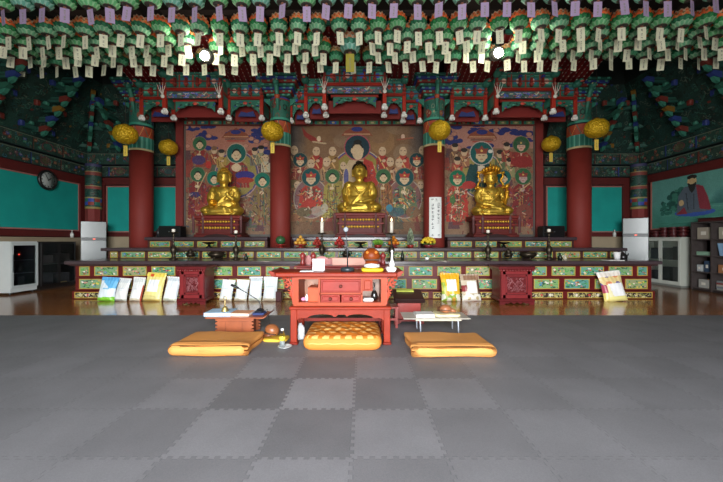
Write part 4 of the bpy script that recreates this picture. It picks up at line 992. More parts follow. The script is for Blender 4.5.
cv.el(fx - .28, Hm * (.03 + .76 * .68), .07, .08, 'd0b080'); cv.el(fx, Hm * (.03 + .76 * .2), .12, .15, 'd0b080'); cv.el(fx, Hm * (.03 + .76 * .09), .13, .06, '26241f'); cv.poly([(fx - .12, Hm * (.03 + .76 * .22)), (fx + .12, Hm * (.03 + .76 * .22)), (fx + .07, Hm * (.03 + .76 * .4)), (fx, Hm * (.03 + .76 * .47)), (fx - .06, Hm * (.03 + .76 * .4))], '2a2824'); cv.el(fx, Hm * (.03 + .76 * .19), .09, .08, 'd0b080')
cv.grain(.015, 2)
t = thing('wall_mural', 'framed green landscape mural of a seated bearded figure in a red and grey robe', 'mural', (XR - .01, (Y0m + Y1m) / 2, z0m))
m = MB('3f7a70').box(-.03, 0, -Lm / 2, Lm / 2, 0, Hm); m.canvas(cv, (-.032, Lm / 2, 0), (0, -Lm, 0), (0, 0, Hm)); m.build('painted_panel', 'mural', t)
m = MB('a8685c'); e = .035
m.box(-.05, 0, -Lm / 2 - e, Lm / 2 + e, -e, 0).box(-.05, 0, -Lm / 2 - e, Lm / 2 + e, Hm, Hm + e).box(-.05, 0, -Lm / 2 - e, -Lm / 2, 0, Hm).box(-.05, 0, Lm / 2, Lm / 2 + e, 0, Hm); m.build('frame', 'paint', t)
# white paper sign on the column: two columns of brushed characters
cv = Cv(44, 140, (0, 0, 11, 35), 'e4e6e2'); rng = random.Random(14)
def glyph(cv, x, y, s_, c='5c5e5e'):
    for _ in range(3): yy = y + s_ * rng.uniform(.05, .95); cv.line(x + s_ * rng.uniform(0, .25), yy, x + s_ * rng.uniform(.7, 1), yy + s_ * rng.uniform(-.06, .06), .26, c)
    for _ in range(2): xx = x + s_ * rng.uniform(.15, .85); cv.line(xx, y + s_ * rng.uniform(0, .3), xx + s_ * rng.uniform(-.15, .15), y + s_ * rng.uniform(.6, 1), .26, c)
for k in range(2): glyph(cv, 1.8 + 3.4 * k, 1.2, 2.3, '7a7c7c')
for k in range(7): glyph(cv, 2.1, 5.6 + 3.2 * k, 2.4)
for k in range(6): glyph(cv, 6.8, 4.6 + 3.1 * k, 2.5)
glyph(cv, 2.2, 31.5, 2, '7a7c7c'); glyph(cv, 7.4, 31.6, 2, '7a7c7c')
h, w = cv.a.shape[:2]; Lc = cv.linear(); rr = .282; a0 = math.radians(-128 + 0); a1 = a0 + .33 / rr; zb, zt = Z(238, 8.47), Z(197, 8.47)
m = MB()
vs = [(rr * math.cos(a0 + (a1 - a0) * i / w), rr * math.sin(a0 + (a1 - a0) * i / w), (zt - zb) * j / h) for j in range(h + 1) for i in range(w + 1)]
fs = [(j * (w + 1) + i, j * (w + 1) + i + 1, (j + 1) * (w + 1) + i + 1, (j + 1) * (w + 1) + i) for j in range(h) for i in range(w)]
m.add(vs, fs, True, [tuple(Lc[h - 1 - j, i]) for j in range(h) for i in range(w)])
tag(m.build('paper_sign', 'paper', None, (S(434, 8.75), 8.75, zb)), 'tall white paper sign with two columns of brushed characters on a red column', 'sign')
# ================================================================== VESSELS AND OFFERINGS ON THE ALTAR
Z1, Z2, Z3 = .79, 1.037, 1.3
def candlestick(px, Y, zb, h, label, lit):
    t = thing('candlestick', label, 'candlestick', (S(px, Y), Y, zb), 0, 'tall altar candlesticks')
    s_ = h / .6
    MB('4a4034').lathe([(.0, 0), (.085, 0), (.09, .015), (.06, .03), (.04, .06), (.035, .1), (.06, .16), (.075, .22), (.05, .28), (.022, .32), (.02, .4), (.035, .42), (.018, .44), (.016, .52 * s_), (.03, .54 * s_), (.014, .56 * s_), (.02, .6 * s_)], seg=18).build('stem', 'bronze', t)
    MB('4a4034').lathe([(.02, h - .03), (.09, h - .01), (.1, h + .01), (.085, h + .008), (.02, h - .01)], seg=20).build('drip_pan', 'bronze', t)
    c = .26 if lit else .075
    MB('ece4d4').lathe([(.037, h), (.037, h + c - .006), (.02, h + c)], seg=14).build('candle', 'plastic', t)
    if lit: MB('ffd9a0').lathe([(.003, h + c + .005), (.016, h + c + .03), (.01, h + c + .06), (.002, h + c + .085)], seg=8).build('flame', 'flame', t)
candlestick(173.5, 7.3, Z1, .6, 'tall bronze candlestick with a white candle stub, beside the tripod censer near the carved box', False)
candlestick(236, 7.3, Z1, .57, 'tall bronze candlestick with a stub beside the wide bowl, nearest the plain column', False)
candlestick(322, 7.3, Z1, .58, 'bronze candlestick with a burning white candle behind the white card', True)
candlestick(391.5, 7.3, Z1, .58, 'bronze candlestick with a burning white candle behind the wooden gong on yellow cushion', True)
candlestick(488, 7.3, Z1, .58, 'tall bronze candlestick with a stub below the crowned statue, above the brown-printed bag', False)
candlestick(549, 7.3, Z1, .6, 'tall bronze candlestick with a stub in front of the black box on the mural side', False)
def censer(px, Y, zb, label, s_=1.0):
    t = thing('incense_burner', label, 'incense burner', (S(px, Y), Y, zb)); t.scale = (s_, s_, s_)
    MB('3f372c').lathe([(.02, .05), (.07, .06), (.095, .1), (.09, .14), (.06, .155), (.07, .17), (.085, .175), (.07, .172), (.05, .15)], seg=20).build('bowl', 'bronze', t)
    for k in range(3): a = 2 * PI * k / 3 + .5; MB('3f372c').tube([(.06 * math.cos(a), .06 * math.sin(a), .08), (.085 * math.cos(a), .085 * math.sin(a), .04), (.075 * math.cos(a), .075 * math.sin(a), .013)], [.025, .018, .014], 8).build('leg', 'bronze', t)
    for sg in (-1, 1): MB('3f372c').tube([(sg * .08, 0, .12), (sg * .125, 0, .13), (sg * .13, 0, .17), (sg * .1, 0, .2)], .012, 6).build('handle', 'bronze', t)
    MB('4a4034').lathe([(.065, .172), (.055, .2), (.02, .215), (.025, .235), (.005, .25)], seg=14).build('lid', 'bronze', t)
censer(190.5, 7.35, Z1, 'small three-legged bronze censer between candlestick and wide bowl', 1.0)
censer(508.5, 7.35, Z1, 'small three-legged bronze censer beside the candlestick below the crowned statue', 1.0)
censer(346, 7.35, Z1, 'dark bronze censer behind the microphone stand in the middle of the altar', .95)
def wide_bowl(px, Y, zb, label):
    t = thing('bronze_bowl', label, 'bowl', (S(px, Y), Y, zb), 0, 'wide bronze bowls')
    MB('453c30').lathe([(.01, .03), (.1, .035), (.165, .08), (.18, .12), (.165, .145), (.14, .15), (.16, .165), (.15, .16), (.12, .12), (.01, .08)], seg=26).build('bowl', 'bronze', t)
    for k in range(3): a = 2 * PI * k / 3 + .5; MB('453c30').tube([(.1 * math.cos(a), .1 * math.sin(a), .05), (.12 * math.cos(a), .12 * math.sin(a), .013)], [.025, .014], 8).build('leg', 'bronze', t)
    for sg in (-1, 1): MB('453c30').tube([(sg * .16, 0, .1), (sg * .21, 0, .12), (sg * .2, 0, .155), (sg * .15, 0, .16)], .012, 6).build('handle', 'bronze', t)
wide_bowl(216.5, 7.35, Z1, 'wide bronze bowl on short legs between the censer and candlestick, clock side')
wide_bowl(528, 7.35, Z1, 'wide bronze bowl on short legs below the crowned statue, mural side')
def small_jar(px, Y, zb, h, label, c='3a4038', m_='bronze'):
    t = MB(c).lathe([(.0, 0), (.035, 0), (.045, .3 * h), (.03, .6 * h), (.018, .75 * h), (.022, .95 * h), (.0, h)], seg=14).build('altar_jar', m_, None, (S(px, Y), Y, zb))
    tag(t, label, 'jar')
small_jar(246, 7.25, Z1, .14, 'small dark bottle beside the candlestick nearest the plain column')
small_jar(560, 7.25, Z1, .15, 'slim dark bottle beside the mural-side candlestick')
small_jar(565, 7.25, Z1, .11, 'short pale jar beside the slim dark bottle', 'b8b09a', 'ceramic')
small_jar(402.5, 7.3, Z1, .2, 'slim bronze vase behind the white cloth on the cabinet')
def footed_dish(px, Y, zb, label):
    t = thing('footed_dish', label, 'dish', (S(px, Y), Y, zb), 0, 'dark footed dishes')
    MB('2e2824').lathe([(.07, 0), (.075, .02), (.03, .04), (.025, .08)], seg=16).build('foot', 'bronze', t)
    MB('2e2824').lathe([(.02, .08), (.1, .1), (.155, .13), (.15, .14), (.1, .12), (.01, .1)], seg=22).build('bowl', 'bronze', t)
footed_dish(209, 8.05, Z2, 'dark footed dish below the golden statue with a small bowl')
footed_dish(360.5, 8.05, Z2, 'dark footed dish below the middle golden statue')
footed_dish(503.5, 8.05, Z2, 'dark footed dish below the crowned golden statue')
# fruit stands
def offering_stand(px, label, w=.12):
    t = thing('offering_stand', label, 'stand', (S(px, 8.02), 8.02, Z2), 0, 'red offering stands')
    MB('7c2420').lathe([(w * .7, 0), (w * .72, .015), (w * .3, .03), (w * .3, .05)], seg=18).build('foot', 'lacquer', t)
    MB('8c2a22').lathe([(w * .3, .05), (w, .06), (w * 1.05, .085), (w * .98, .08), (w * .9, .068)], seg=20).build('tray', 'lacquer', t)
def fruit(name, px, dx, dy, z, r, c, label, group, sq=.92, stem='5a4a20', mtl='fruit'):
    t = MB(c).ell((0, 0, r * sq), (r, r, r * sq), 14, 10).build(name, mtl, None, (S(px, 8.02) + dx, 8.02 + dy, z))
    tag(t, label, name.replace('_', ' '), group)
    MB(stem).tube([(0, 0, r * sq * 1.9), (.004, 0, r * sq * 2.12)], .005, 5).build('stalk', 'leaf', t)
def pile(name, px, r, c, label, group, levels=3):
    z = Z2 + .078
    for l in range(levels):
        n = levels - l
        for i in range(n):
            for j in range(n): fruit(name, px, (i - (n - 1) / 2) * r * 2.02, (j - (n - 1) / 2) * r * 2.02, z, r, c, label, group)
        z += r * 1.5
offering_stand(300.5, 'red stand under the pile of yellow pears', .15); pile('pear', 300.5, .046, 'd29a3a', 'yellow pear piled on the red stand nearest the plain column', 'yellow pears piled on a stand')
offering_stand(317.5, 'red stand under the red apples behind the burning candle', .12); pile('apple', 317.5, .038, 'a8382c', 'red apple piled on the stand behind the burning candle', 'red apples piled behind the candle', 3)
offering_stand(339.5, 'red stand under the dark red apples, middle of the altar', .13); pile('apple', 339.5, .041, 'b02c26', 'dark red apple piled on the stand behind the microphone', 'dark red apples piled on a stand', 3)
offering_stand(393.5, 'red stand under the orange persimmons', .14); pile('persimmon', 393.5, .044, 'd8821e', 'orange persimmon piled on the stand behind the second burning candle', 'orange persimmons piled on a stand')
offering_stand(280.5, 'red stand under the green melon by the plain column', .13)
t = thing('melon', 'round dark green melon on a red stand before the plain column', 'melon', (S(280.5, 8.02), 8.02, Z2 + .078))
m = MB('2f5a34').ell((0, 0, .105), (.115, .115, .105), 20, 14); m.col('1c3a22')
for k in range(8): a = k * PI / 4; m.tube([(.112 * math.cos(a) * math.cos(b), .112 * math.sin(a) * math.cos(b), .105 + .104 * math.sin(b)) for b in (-1.2, -.6, 0, .6, 1.2)], .007, 5)
m.build('rind', 'fruit', t); MB('4a5a2c').tube([(0, 0, .2), (.01, 0, .24)], .008, 6).build('stalk', 'leaf', t)
def pot(t, w, h, c): MB(c).lathe([(.0, 0), (w * .7, 0), (w, h), (w * .9, h), (w * .8, h * .9), (0, h * .85)], seg=18).build('pot', 'lacquer', t)
rng = random.Random(31)
t = thing('potted_plant', 'low bright green plant in a red pot on the middle altar step', 'plant', (S(378, 8.02), 8.02, Z2)); pot(t, .1, .07, '8c2a22')
m = MB()
for k in range(110):
    a, q = rng.uniform(0, 2 * PI), rng.uniform(0, 1); r = .13 * math.sqrt(q); m.col(rng.choice(['6a9a2c', '86b03a', '4c7a24'])); x, y = r * math.cos(a), r * math.sin(a)
    m.tube([(x * .6, y * .6, .07), (x, y, .13 + .06 * (1 - q)), (x * 1.15, y * 1.15, .15 + .07 * (1 - q))], [.006, .012, .002], 4)
m.build('foliage', 'leaf', t)
t = thing('potted_plant', 'tall grey-green bud in a red pot between persimmons and yellow flowers', 'plant', (S(410.5, 8.02), 8.02, Z2)); pot(t, .09, .07, '8c2a22')
m = MB('7f8a6c')
for k in range(60):
    f = k / 60; a = k * 2.4; r = .065 * math.sin(PI * min(1, .25 + f * .75)) + .008; x, y, z = r * math.cos(a), r * math.sin(a), .06 + .36 * f
    m.col(rng.choice(['7f8a6c', '95a084', '66725a'])); m.tube([(x * .5, y * .5, z), (x, y, z + .03), (x * 1.1, y * 1.1, z + .07)], [.02, .02, .003], 5)
m.build('bud', 'leaf', t)
t = thing('flower_pot', 'round bunch of yellow chrysanthemums in a dark red pot below the white sign', 'flowers', (S(428.5, 7.98), 7.98, Z2)); pot(t, .12, .075, '6a1f24')
m = MB()
for k in range(90):
    a, q = rng.uniform(0, 2 * PI), rng.uniform(0, 1); el_ = rng.uniform(.05, 1.4); x, y, z = .17 * math.cos(a) * math.cos(el_), .13 * math.sin(a) * math.cos(el_), .1 + .15 * math.sin(el_)
    m.col(rng.choice(['e0bc20', 'e8cc34', 'd0a418'])); m.ell((x, y, z), (.03, .03, .02), 8, 5)
m.build('blossoms', 'leaf', t)
m = MB('4a7028')
for k in range(20): a = k * .33; m.tube([(.05 * math.cos(a), .05 * math.sin(a), .07), (.17 * math.cos(a), .13 * math.sin(a), .1)], [.006, .014], 4)
m.build('foliage', 'leaf', t)
t = thing('teacup', 'white cup on a saucer below the yellow chrysanthemums', 'cup', (S(427, 6.95), 6.95, Z1))
MB('e6e4de').lathe([(.0, 0), (.06, .006), (.085, .015), (.08, .012)], seg=18).build('saucer', 'ceramic', t); MB('e6e4de').lathe([(.02, .01), (.04, .03), (.05, .065), (.046, .065), (.03, .03), (0, .02)], seg=18).build('cup', 'ceramic', t)
t = MB('e8e6e2').lathe([(0, 0), (.05, 0), (.065, .17), (.06, .17), (.046, .01)], seg=18).build('paper_cup', 'paper', None, (S(617, 7.2), 7.2, Z1)); tag(t, 'white paper cup on the mural end of the widest altar step', 'cup')
t = thing('kettle', 'small black kettle beside the white paper cup', 'kettle', (S(623, 7.3), 7.3, Z1))
MB('1c1b1b').lathe([(0, 0), (.07, 0), (.085, .05), (.06, .12), (.03, .14), (.015, .16), (0, .165)], seg=18).build('body', 'plastic', t); MB('1c1b1b').tube([(.07, 0, .06), (.11, 0, .1), (.12, 0, .14)], [.02, .014, .01], 8).build('spout', 'plastic', t); MB('1c1b1b').tube([(-.06, 0, .11), (-.03, 0, .21), (.05, 0, .2), (.05, 0, .12)], .009, 6).build('handle', 'plastic', t)
t = MB('dcdad4').box(-.16, .16, -.12, .12, 0, .012, .003).build('paper_sheet', 'paper', None, (S(613, 6.95), 6.95, Z1)); tag(t, 'white sheets of paper on the mural end of the altar step', 'paper')
for px, lb in ((172.5, 'black box with dark front on the clock-side altar stand'), (551, 'black box with dark front on the mural-side altar stand')):
    t = thing('black_box', lb, 'speaker', (S(px, 8.85), 8.85, Z3), 0, 'black boxes at the stand ends')
    MB('151416').box(-.29, .29, -.15, .15, 0, .3, .015).build('cabinet', 'plastic', t); MB('0c0c0d').box(-.26, .26, -.158, -.15, .03, .27).build('grille', 'plastic', t)
    MB('8a8d90').box(-.02, .02, -.162, -.157, .13, .16).build('badge', 'steel', t)
t = MB('23282c').lathe([(0, 0), (.05, 0), (.05, .18), (.02, .22), (.02, .26), (0, .26)], seg=14).build('dark_bottle', 'plastic', None, (S(158.5, 8.9), 8.9, Z3)); tag(t, 'dark bottle beside the black box on the clock-side altar stand', 'bottle')

# ================================================================== CARVED BOX TABLES BEFORE THE ALTAR
def carved_box(px0, px1, Yf, label, seed):
    xc = S((px0 + px1) / 2, Yf); W = S(px1, Yf) - S(px0, Yf); D = .42
    t = thing('carved_chest', label, 'chest', (xc, Yf, 0), 0, 'carved red chests before the altar'); w = W / 2
    c = '5e1a1c'
    MB(c).box(-w, w, 0, D, .1, .64, .01).build('body', 'lacquer', t)
    MB(c).box(-w - .05, w + .05, -.05, D + .03, .66, .72, .012).box(-w - .02, w + .02, -.02, D + .01, .63, .67).build('table_top', 'lacquer', t)
    m = MB('742424')
    for k in range(12): x = -w - .03 + (2 * w + .06) * (k + .5) / 12; m.ell((x, -.035, .645), (.022, .02, .024), 8, 6)
    m.build('bead_trim', 'lacquer', t)
    m = MB(c).box(-w - .04, w + .04, -.04, D, .06, .11, .012)
    m.build('base_rail', 'lacquer', t)
    m = MB('5c191c'); pts = [(-w - .03, .06), (w + .03, .06), (w + .03, 0), (w - .06, 0)] + [(w - .06 - (2 * w - .12) * k / 16, .03 + .018 * math.cos(k * PI / 2)) for k in range(1, 16)] + [(-w + .06, 0), (-w - .03, 0)]
    m.prism(pts, 'y', -.035, .0); m.build('scalloped_foot', 'lacquer', t)
    # front frame and relief carving
    m = MB('7c2628'); a, b0, b1 = w - .04, .15, .6
    m.box(-w + .01, -a + .05, -.02, 0, b0 - .03, b1 + .03).box(a - .05, w - .01, -.02, 0, b0 - .03, b1 + .03).box(-a, a, -.02, 0, b1 - .03, b1 + .03).box(-a, a, -.02, 0, b0 - .03, b0 + .03)
    m.box(-a + .06, -a + .08, -.014, 0, b0 + .05, b1 - .05).box(a - .08, a - .06, -.014, 0, b0 + .05, b1 - .05).box(-a + .06, a - .06, -.014, 0, b1 - .07, b1 - .05).box(-a + .06, a - .06, -.014, 0, b0 + .05, b0 + .07); m.build('front_frame', 'lacquer', t)
    rng = random.Random(seed); m = MB('84484a')
    pts = [(-.16 * (w / .3), -.005, .3), (-.09, -.012, .45), (-.01, -.012, .36), (.06, -.012, .28), (.12, -.012, .4), (.05, -.012, .48), (.17 * (w / .3), -.01, .5)]
    m.tube(pts, [.005, .011, .014, .014, .012, .009, .004], 8)
    for k in range(46):
        x, z = rng.uniform(-w + .14, w - .14), rng.uniform(.25, .51); r = rng.uniform(.012, .026)
        m.tube([(x + r * math.cos(q), -.006, z + r * math.sin(q)) for q in np.linspace(rng.uniform(0, 6), 6 + rng.uniform(0, 4), 8)], .006, 5)
    m.build('relief_carving', 'lacquer', t)
carved_box(179.5, 204.5, 6.25, 'carved dark red chest before the altar, beside the pale rice bags', 4)
carved_box(500.5, 532, 6.25, 'carved red chest before the altar, beside the yellow and brown bags', 9)

# ================================================================== RICE BAGS
def bag(px0, px1, ytop, label, cf, rz=0.0, roll=0.0, group='rice bags leaning on the altar', Yb=6.55, crimp='e0dcd4'):
    Yc_ = Yb; W = (S(px1, Yc_) - S(px0, Yc_)) * .96; H = Z(ytop, Yc_ + .1) / math.cos(.24) * 1.0; T = .13
    t = thing('rice_bag', label, 'bag', (S((px0 + px1) / 2, Yc_), Yc_ + .04, .002), rz, group)
    hs = [random.Random(px0).uniform(-1, 1) for _ in range(6)]
    def surf(sd):
        def fn(u, v):
            x = 2 * u - 1
            th = T / 2 * max(0, 1 - abs(x) ** 2.6) ** .6 * (max(0, min(1, v / .08)) ** .5) * (1 - max(0, v - .55) / .45 * .97)
            wv = W / 2 * (1 - .06 * math.sin(PI * v) + (.02 if v > .9 else 0))
            wr = .008 * math.sin(9 * v + hs[0] * 3 + 4 * x) * (1 - abs(x)) + .006 * math.sin(17 * x + hs[1] * 4) * v
            return (x * wv + .012 * hs[2] * math.sin(PI * v), sd * (th + (wr if sd < 0 else 0)) , H * .95 * v)
        return fn
    m = MB(); m.grid(surf(-1), 26, 36, cf); m.grid(surf(1), 10, 16, lambda u, v: cf(1 - u, v), flip=True)
    m.xf(Matrix.Rotation(roll, 4, 'Y') @ Matrix.Rotation(-.24, 4, 'X')); m.build('printed_bag', 'film', t)
    m = MB(crimp)
    for k in range(14): x = -W / 2 + W * k / 13 * .999; 
    m.grid(lambda u, v: ((u - .5) * W * 1.02, .004 * math.sin(u * 40), H * (.95 + .05 * v)), 28, 2)
    m.grid(lambda u, v: ((u - .5) * W * 1.02, .004 * math.sin(u * 40) + .004, H * (.95 + .05 * v)), 28, 2, flip=True)
    m.xf(Matrix.Rotation(roll, 4, 'Y') @ Matrix.Rotation(-.24, 4, 'X')); m.build('crimped_seal', 'film', t)
def inside(u, v, a, b, c, d): return a < u < b and c < v < d
def wob(u, v): return .05 * math.sin(7 * u + 3) + .04 * math.sin(11 * v)
def f_blue(u, v):
    if v < .13 + .06 * u: return '7fc43a'
    if v > .88: return '5aa8d8'
    if v > .55 and u > .25 + wob(u, v) and v > .95 - .6 * u: return '6ab4e0'
    if inside(u, v, .3, .7, .5, .56): return '8ac0dc'
    return 'dfe9ec'
def f_navy(u, v):
    if u < .1: return '2c4a8c'
    if v > .84: return 'cfd4d4'
    if v < .08: return 'b8bcae'
    if inside(u, v, .3, .75, .55, .58) or inside(u, v, .3, .65, .48, .5): return 'b9c4cc'
    return 'e2e3de'
def f_white(u, v):
    if v > .82 + wob(u, v) * .3: return 'd2d6d2'
    if u > .93 or u < .05: return 'b0503c' if v < .7 else 'c8c4ba'
    if inside(u, v, .25, .75, .5, .54): return 'c4ccce'
    if v < .1: return 'cfc8b0'
    return 'e4e6e2'
def f_yellow(u, v):
    if inside(u, v, .2, .78, .32, .78): return 'e9eaea'
    if v > .88: return 'e8cf5a' if abs(u - .3) > .1 else 'd0562c'
    if v < .2 and (u * 9 + v * 13) % 1 < .4: return 'b8b070'
    if v < .06: return 'c8a850'
    return 'e8d888'
def f_silver(u, v):
    if u < .06: return '8c6a4a'
    if v < .12: return 'c8ccb8'
    if v > .86: return 'c8d0d2'
    return 'e2e7e8'
def f_pale(u, v):
    if v < .12: return 'ccc4ac'
    if inside(u, v, .2, .8, .58, .6) or inside(u, v, .2, .7, .66, .68): return 'c8d4d4'
    return 'e2e8e6'
def f_sunny(u, v):
    if inside(u, v, .27, .8, .36, .8): return 'e8e8e6'
    s_ = math.sin(12 * u + 5 * v) * math.sin(9 * v - 3 * u)
    if v < .24: return ('d8d4c0' if s_ > .1 else ('8aa83a' if s_ > -.5 else 'c89a3a'))
    if u < .2 and v < .7: return '9ab03c' if s_ > 0 else 'd8c860'
    if v > .84: return 'e0a41c'
    return 'e4b82c' if s_ > -.5 else 'd8a030'
def f_brown(u, v):
    if inside(u, v, .3, .82, .3, .76): return 'e9e9ea'
    if v > .8: return '8c6a52' if (u > .15) else 'b09a80'
    if v < .26: return 'dcd8cc' if (math.sin(14 * u) * math.sin(16 * v)) > -.4 else 'b09c70'
    if u < .26 and .35 < v < .6: return '8c3a3c'
    if u > .84: return '5c4030'
    return 'c9bca4'
def f_far(u, v):
    if inside(u, v, .28, .92, .16, .6) and u + v * .25 > .42: return 'ecebea'
    s_ = math.sin(8 * u + 2) * math.sin(7 * v + 1)
    if v > .86: return 'e2d8cc'
    if v > .58: return 'd88a5a' if s_ > .35 else ('5c4a90' if s_ < -.5 else 'e0c88a')
    if u < .2: return 'b0485a' if v > .3 else 'e0cc74'
    if v < .16: return 'e6dc8c'
    return 'e6dcae'
bag(95.5, 113, 277.5, 'white rice bag printed blue with a green base, at the clock end of the row', f_blue, .05, .06, crimp='5aa0d0')
bag(112.5, 125.5, 278.5, 'white rice bag with a navy side stripe, next to the blue and green one', f_navy, -.05, .06)
bag(127.5, 139.8, 277.5, 'plain white rice bag between the navy-striped one and the yellow one', f_white, .04, .06)
bag(140.5, 160.5, 273, 'taller pale yellow rice bag with a white label among white ones', f_yellow, -.02, .05, crimp='d8c45c')
bag(161, 175.5, 277, 'silvery white rice bag between the yellow one and the carved chest', f_silver, .03, .08)
bag(218, 231, 280, 'small white rice bag behind the low desk, right beside the carved chest', f_pale, .02, .1)
bag(233, 246, 280, 'small white rice bag behind the microphone, second from the carved chest', f_pale, .0, .07)
bag(246.8, 260.8, 277, 'taller white rice bag behind the desk, third from the carved chest', f_silver, .0, .0)
bag(261.3, 276, 277, 'taller white rice bag behind the desk, nearest the red cabinet', f_pale, .0, .0)
bag(441.5, 461.5, 273.5, 'bright yellow bag with a white label leaning on the altar', f_sunny, .0, .0, crimp='d8a020')
bag(462.5, 482.5, 274.5, 'brown and white bag with a white label beside the bright yellow one', f_brown, .0, -.03, crimp='a08870')
bag(606, 629.5, 271.5, 'pale yellow and red printed bag standing alone at the mural end', f_far, -.06, -.12, Yb=6.52)
t = MB('4a2426').box(-.06, .06, -.08, .08, 0, .2, .01).build('dark_box', 'lacquer', None, (S(279.5, 6.6), 6.6, 0)); tag(t, 'small dark red box between the white bags and the red cabinet', 'box')
# ================================================================== THE LOW TABLE AND CABINET IN THE MIDDLE
FZ = .012
RL, RL2 = '862812', '701e10'
YT = 3.77
TX0, TX1 = S(290.3, YT), S(390.3, YT); TC = (TX0 + TX1) / 2; TW = (TX1 - TX0) / 2
t = thing('low_table', 'bright red lacquered low table with scalloped apron standing over the quilted cushion', 'table', (TC, YT, FZ))
D = .52; lw = .075
for x in (-TW, TW - lw):
    for y in (0, D - lw):
        m = MB(RL).box(x, x + lw, y, y + lw, .03, .42, .006); m.col(RL2).box(x - .01, x + lw + .01, y - .012, y + lw + .01, 0, .035, .008); m.build('leg', 'bright_lacquer', t)
MB(RL).box(-TW - .012, TW + .012, -.015, D + .01, .4, .438, .01).build('table_top', 'bright_lacquer', t)
pts = [(-TW + lw, .41), (TW - lw, .41), (TW - lw, .27)]; n = 40; a = TW - lw
for k in range(n + 1):
    u = 1 - 2 * k / n; q = abs(u)
    z = .345 if q < .12 else (.33 + .02 * math.sin((q - .12) / .58 * PI) if q < .7 else .33 - .05 * (q - .7) / .3 - .012 * math.sin((q - .7) / .3 * PI * 2))
    if .1 < q < .16: z = .32
    pts.append((a * u, z))
pts.append((-TW + lw, .27))
MB(RL).prism(pts, 'y', .008, .035).build('apron', 'bright_lacquer', t)
m = MB('7a241a'); m.box(-TW + lw, TW - lw, D - .04, D - .02, .27, .4); m.box(-TW + .02, -TW + .05, lw, D - lw, .3, .4); m.box(TW - .05, TW - .02, lw, D - lw, .3, .4)
m.build('side_apron', 'bright_lacquer', t)
m = MB('7a241a').box(-TW + lw, TW - lw, D - .055, D - .03, .16, .2); m.build('stretcher', 'bright_lacquer', t)
# cabinet standing on it
YCB = 3.8
CX0, CX1 = S(293.3, YCB), S(386.3, YCB); cc = (CX0 + CX1) / 2; cw = (CX1 - CX0) / 2; ZB = .452
def lx(px): return S(px, YCB) - cc
def lz(py): return Z(py, YCB) - ZB
t = thing('cabinet', 'bright red lacquered cabinet with drawers and open niches, standing on the low table', 'cabinet', (cc, YCB, ZB))
D = .44; top = lz(277)
m = MB('9c3e1e').box(-cw, -cw + .06, 0, D, 0, top).box(cw - .06, cw, 0, D, 0, top).box(-cw + .06, cw - .06, 0, D, 0, .04).box(-cw + .06, cw - .06, 0, D, top - .025, top).box(-cw + .06, cw - .06, D - .02, D, .04, top - .02)
for px, w in ((319.3, .012), (361.8, .01)): m.box(lx(px) - w, lx(px) + w, 0, D - .02, .04, top - .025)
m.box(lx(319.3), lx(361.8), 0, D - .02, lz(293.6) - .01, lz(293.6) + .01)
m.build('body', 'bright_lacquer', t)
MB('b98468').box(-cw + .062, lx(319.3) - .013, D - .03, D - .021, .042, top - .027).build('niche_lining', 'wood', t)
MB('d2b6a4').box(lx(362.6), cw - .062, D - .03, D - .021, .042, top - .027).build('niche_lining', 'wood', t)
def drawer(px0, px1, y0, y1, c, knob, name='drawer'):
    a, b, z0, z1 = lx(px0), lx(px1), lz(y1), lz(y0)
    m = MB(c).box(a, b, -.006, .3, z0, z1, .004); m.box(a + .016, b - .016, -.02, -.004, z0 + .016, z1 - .016, .01); d = m.build(name, 'bright_lacquer', t)
    k = MB('6a3028'); kx = (a + b) / 2; kz = (z0 + z1) / 2
    if knob: k.lathe([(.008, 0), (.02, .004), (.016, .012), (.012, .016), (.018, .028), (.006, .032)], seg=12).xf(Matrix.Translation((kx, -.018, kz)) @ Matrix.Rotation(PI / 2, 4, 'X')); k.build('knob', 'bright_lacquer', d)
drawer(320.9, 360.8, 279.4, 292.6, '8e2c22', True); drawer(321, 340, 294.8, 302.4, '8e2c22', True); drawer(341.4, 360.8, 294.8, 302.4, '8e2c22', True)
drawer(362.7, 372.6, 278.8, 291, '98381f', False, 'small_door')
m = MB('b04a26').box(lx(307.6), lx(318.6), .03, .3, .041, lz(289), .004); m.box(lx(307.4), lx(318.7), .025, .31, lz(289), lz(289) + .012); m.build('inner_box', 'bright_lacquer', t)
# long top board with rolled ends
ta, tb = S(273, YCB) - cc, S(399.5, YCB) - cc
m = MB(RL).box(ta + .03, tb - .03, -.05, D + .03, top + .002, top + .055, .012)
for x, sg in ((ta + .03, -1), (tb - .03, 1)): m.prism([(x, top + .002), (x, top + .055), (x + sg * .05, top + .075), (x + sg * .075, top + .065), (x + sg * .04, top + .02)], 'y', -.05, D + .03)
m.build('top_board', 'bright_lacquer', t)
for sg in (-1, 1):
    x = sg * cw; m = MB('a84630')
    m.tube([(x + sg * .01, .03, .05), (x + sg * .035, .03, .14), (x + sg * .02, .03, .22), (x + sg * .06, .03, .3), (x + sg * .13, .03, top - .005)], [.012, .014, .014, .014, .014], 6)
    for (dx, z, r) in ((.05, top - .05, .035), (.1, top - .04, .026), (.045, top - .13, .03), (.035, top - .2, .022), (.085, top - .1, .02)):
        m.tube([(x + sg * (dx + r * math.cos(q)), .03, z + r * math.sin(q)) for q in np.linspace(0, 5.6, 12)], .009, 6)
    m.box(min(x, x + sg * .012), max(x, x + sg * .012), .01, .05, .02, top); m.build('scroll_bracket', 'bright_lacquer', t)
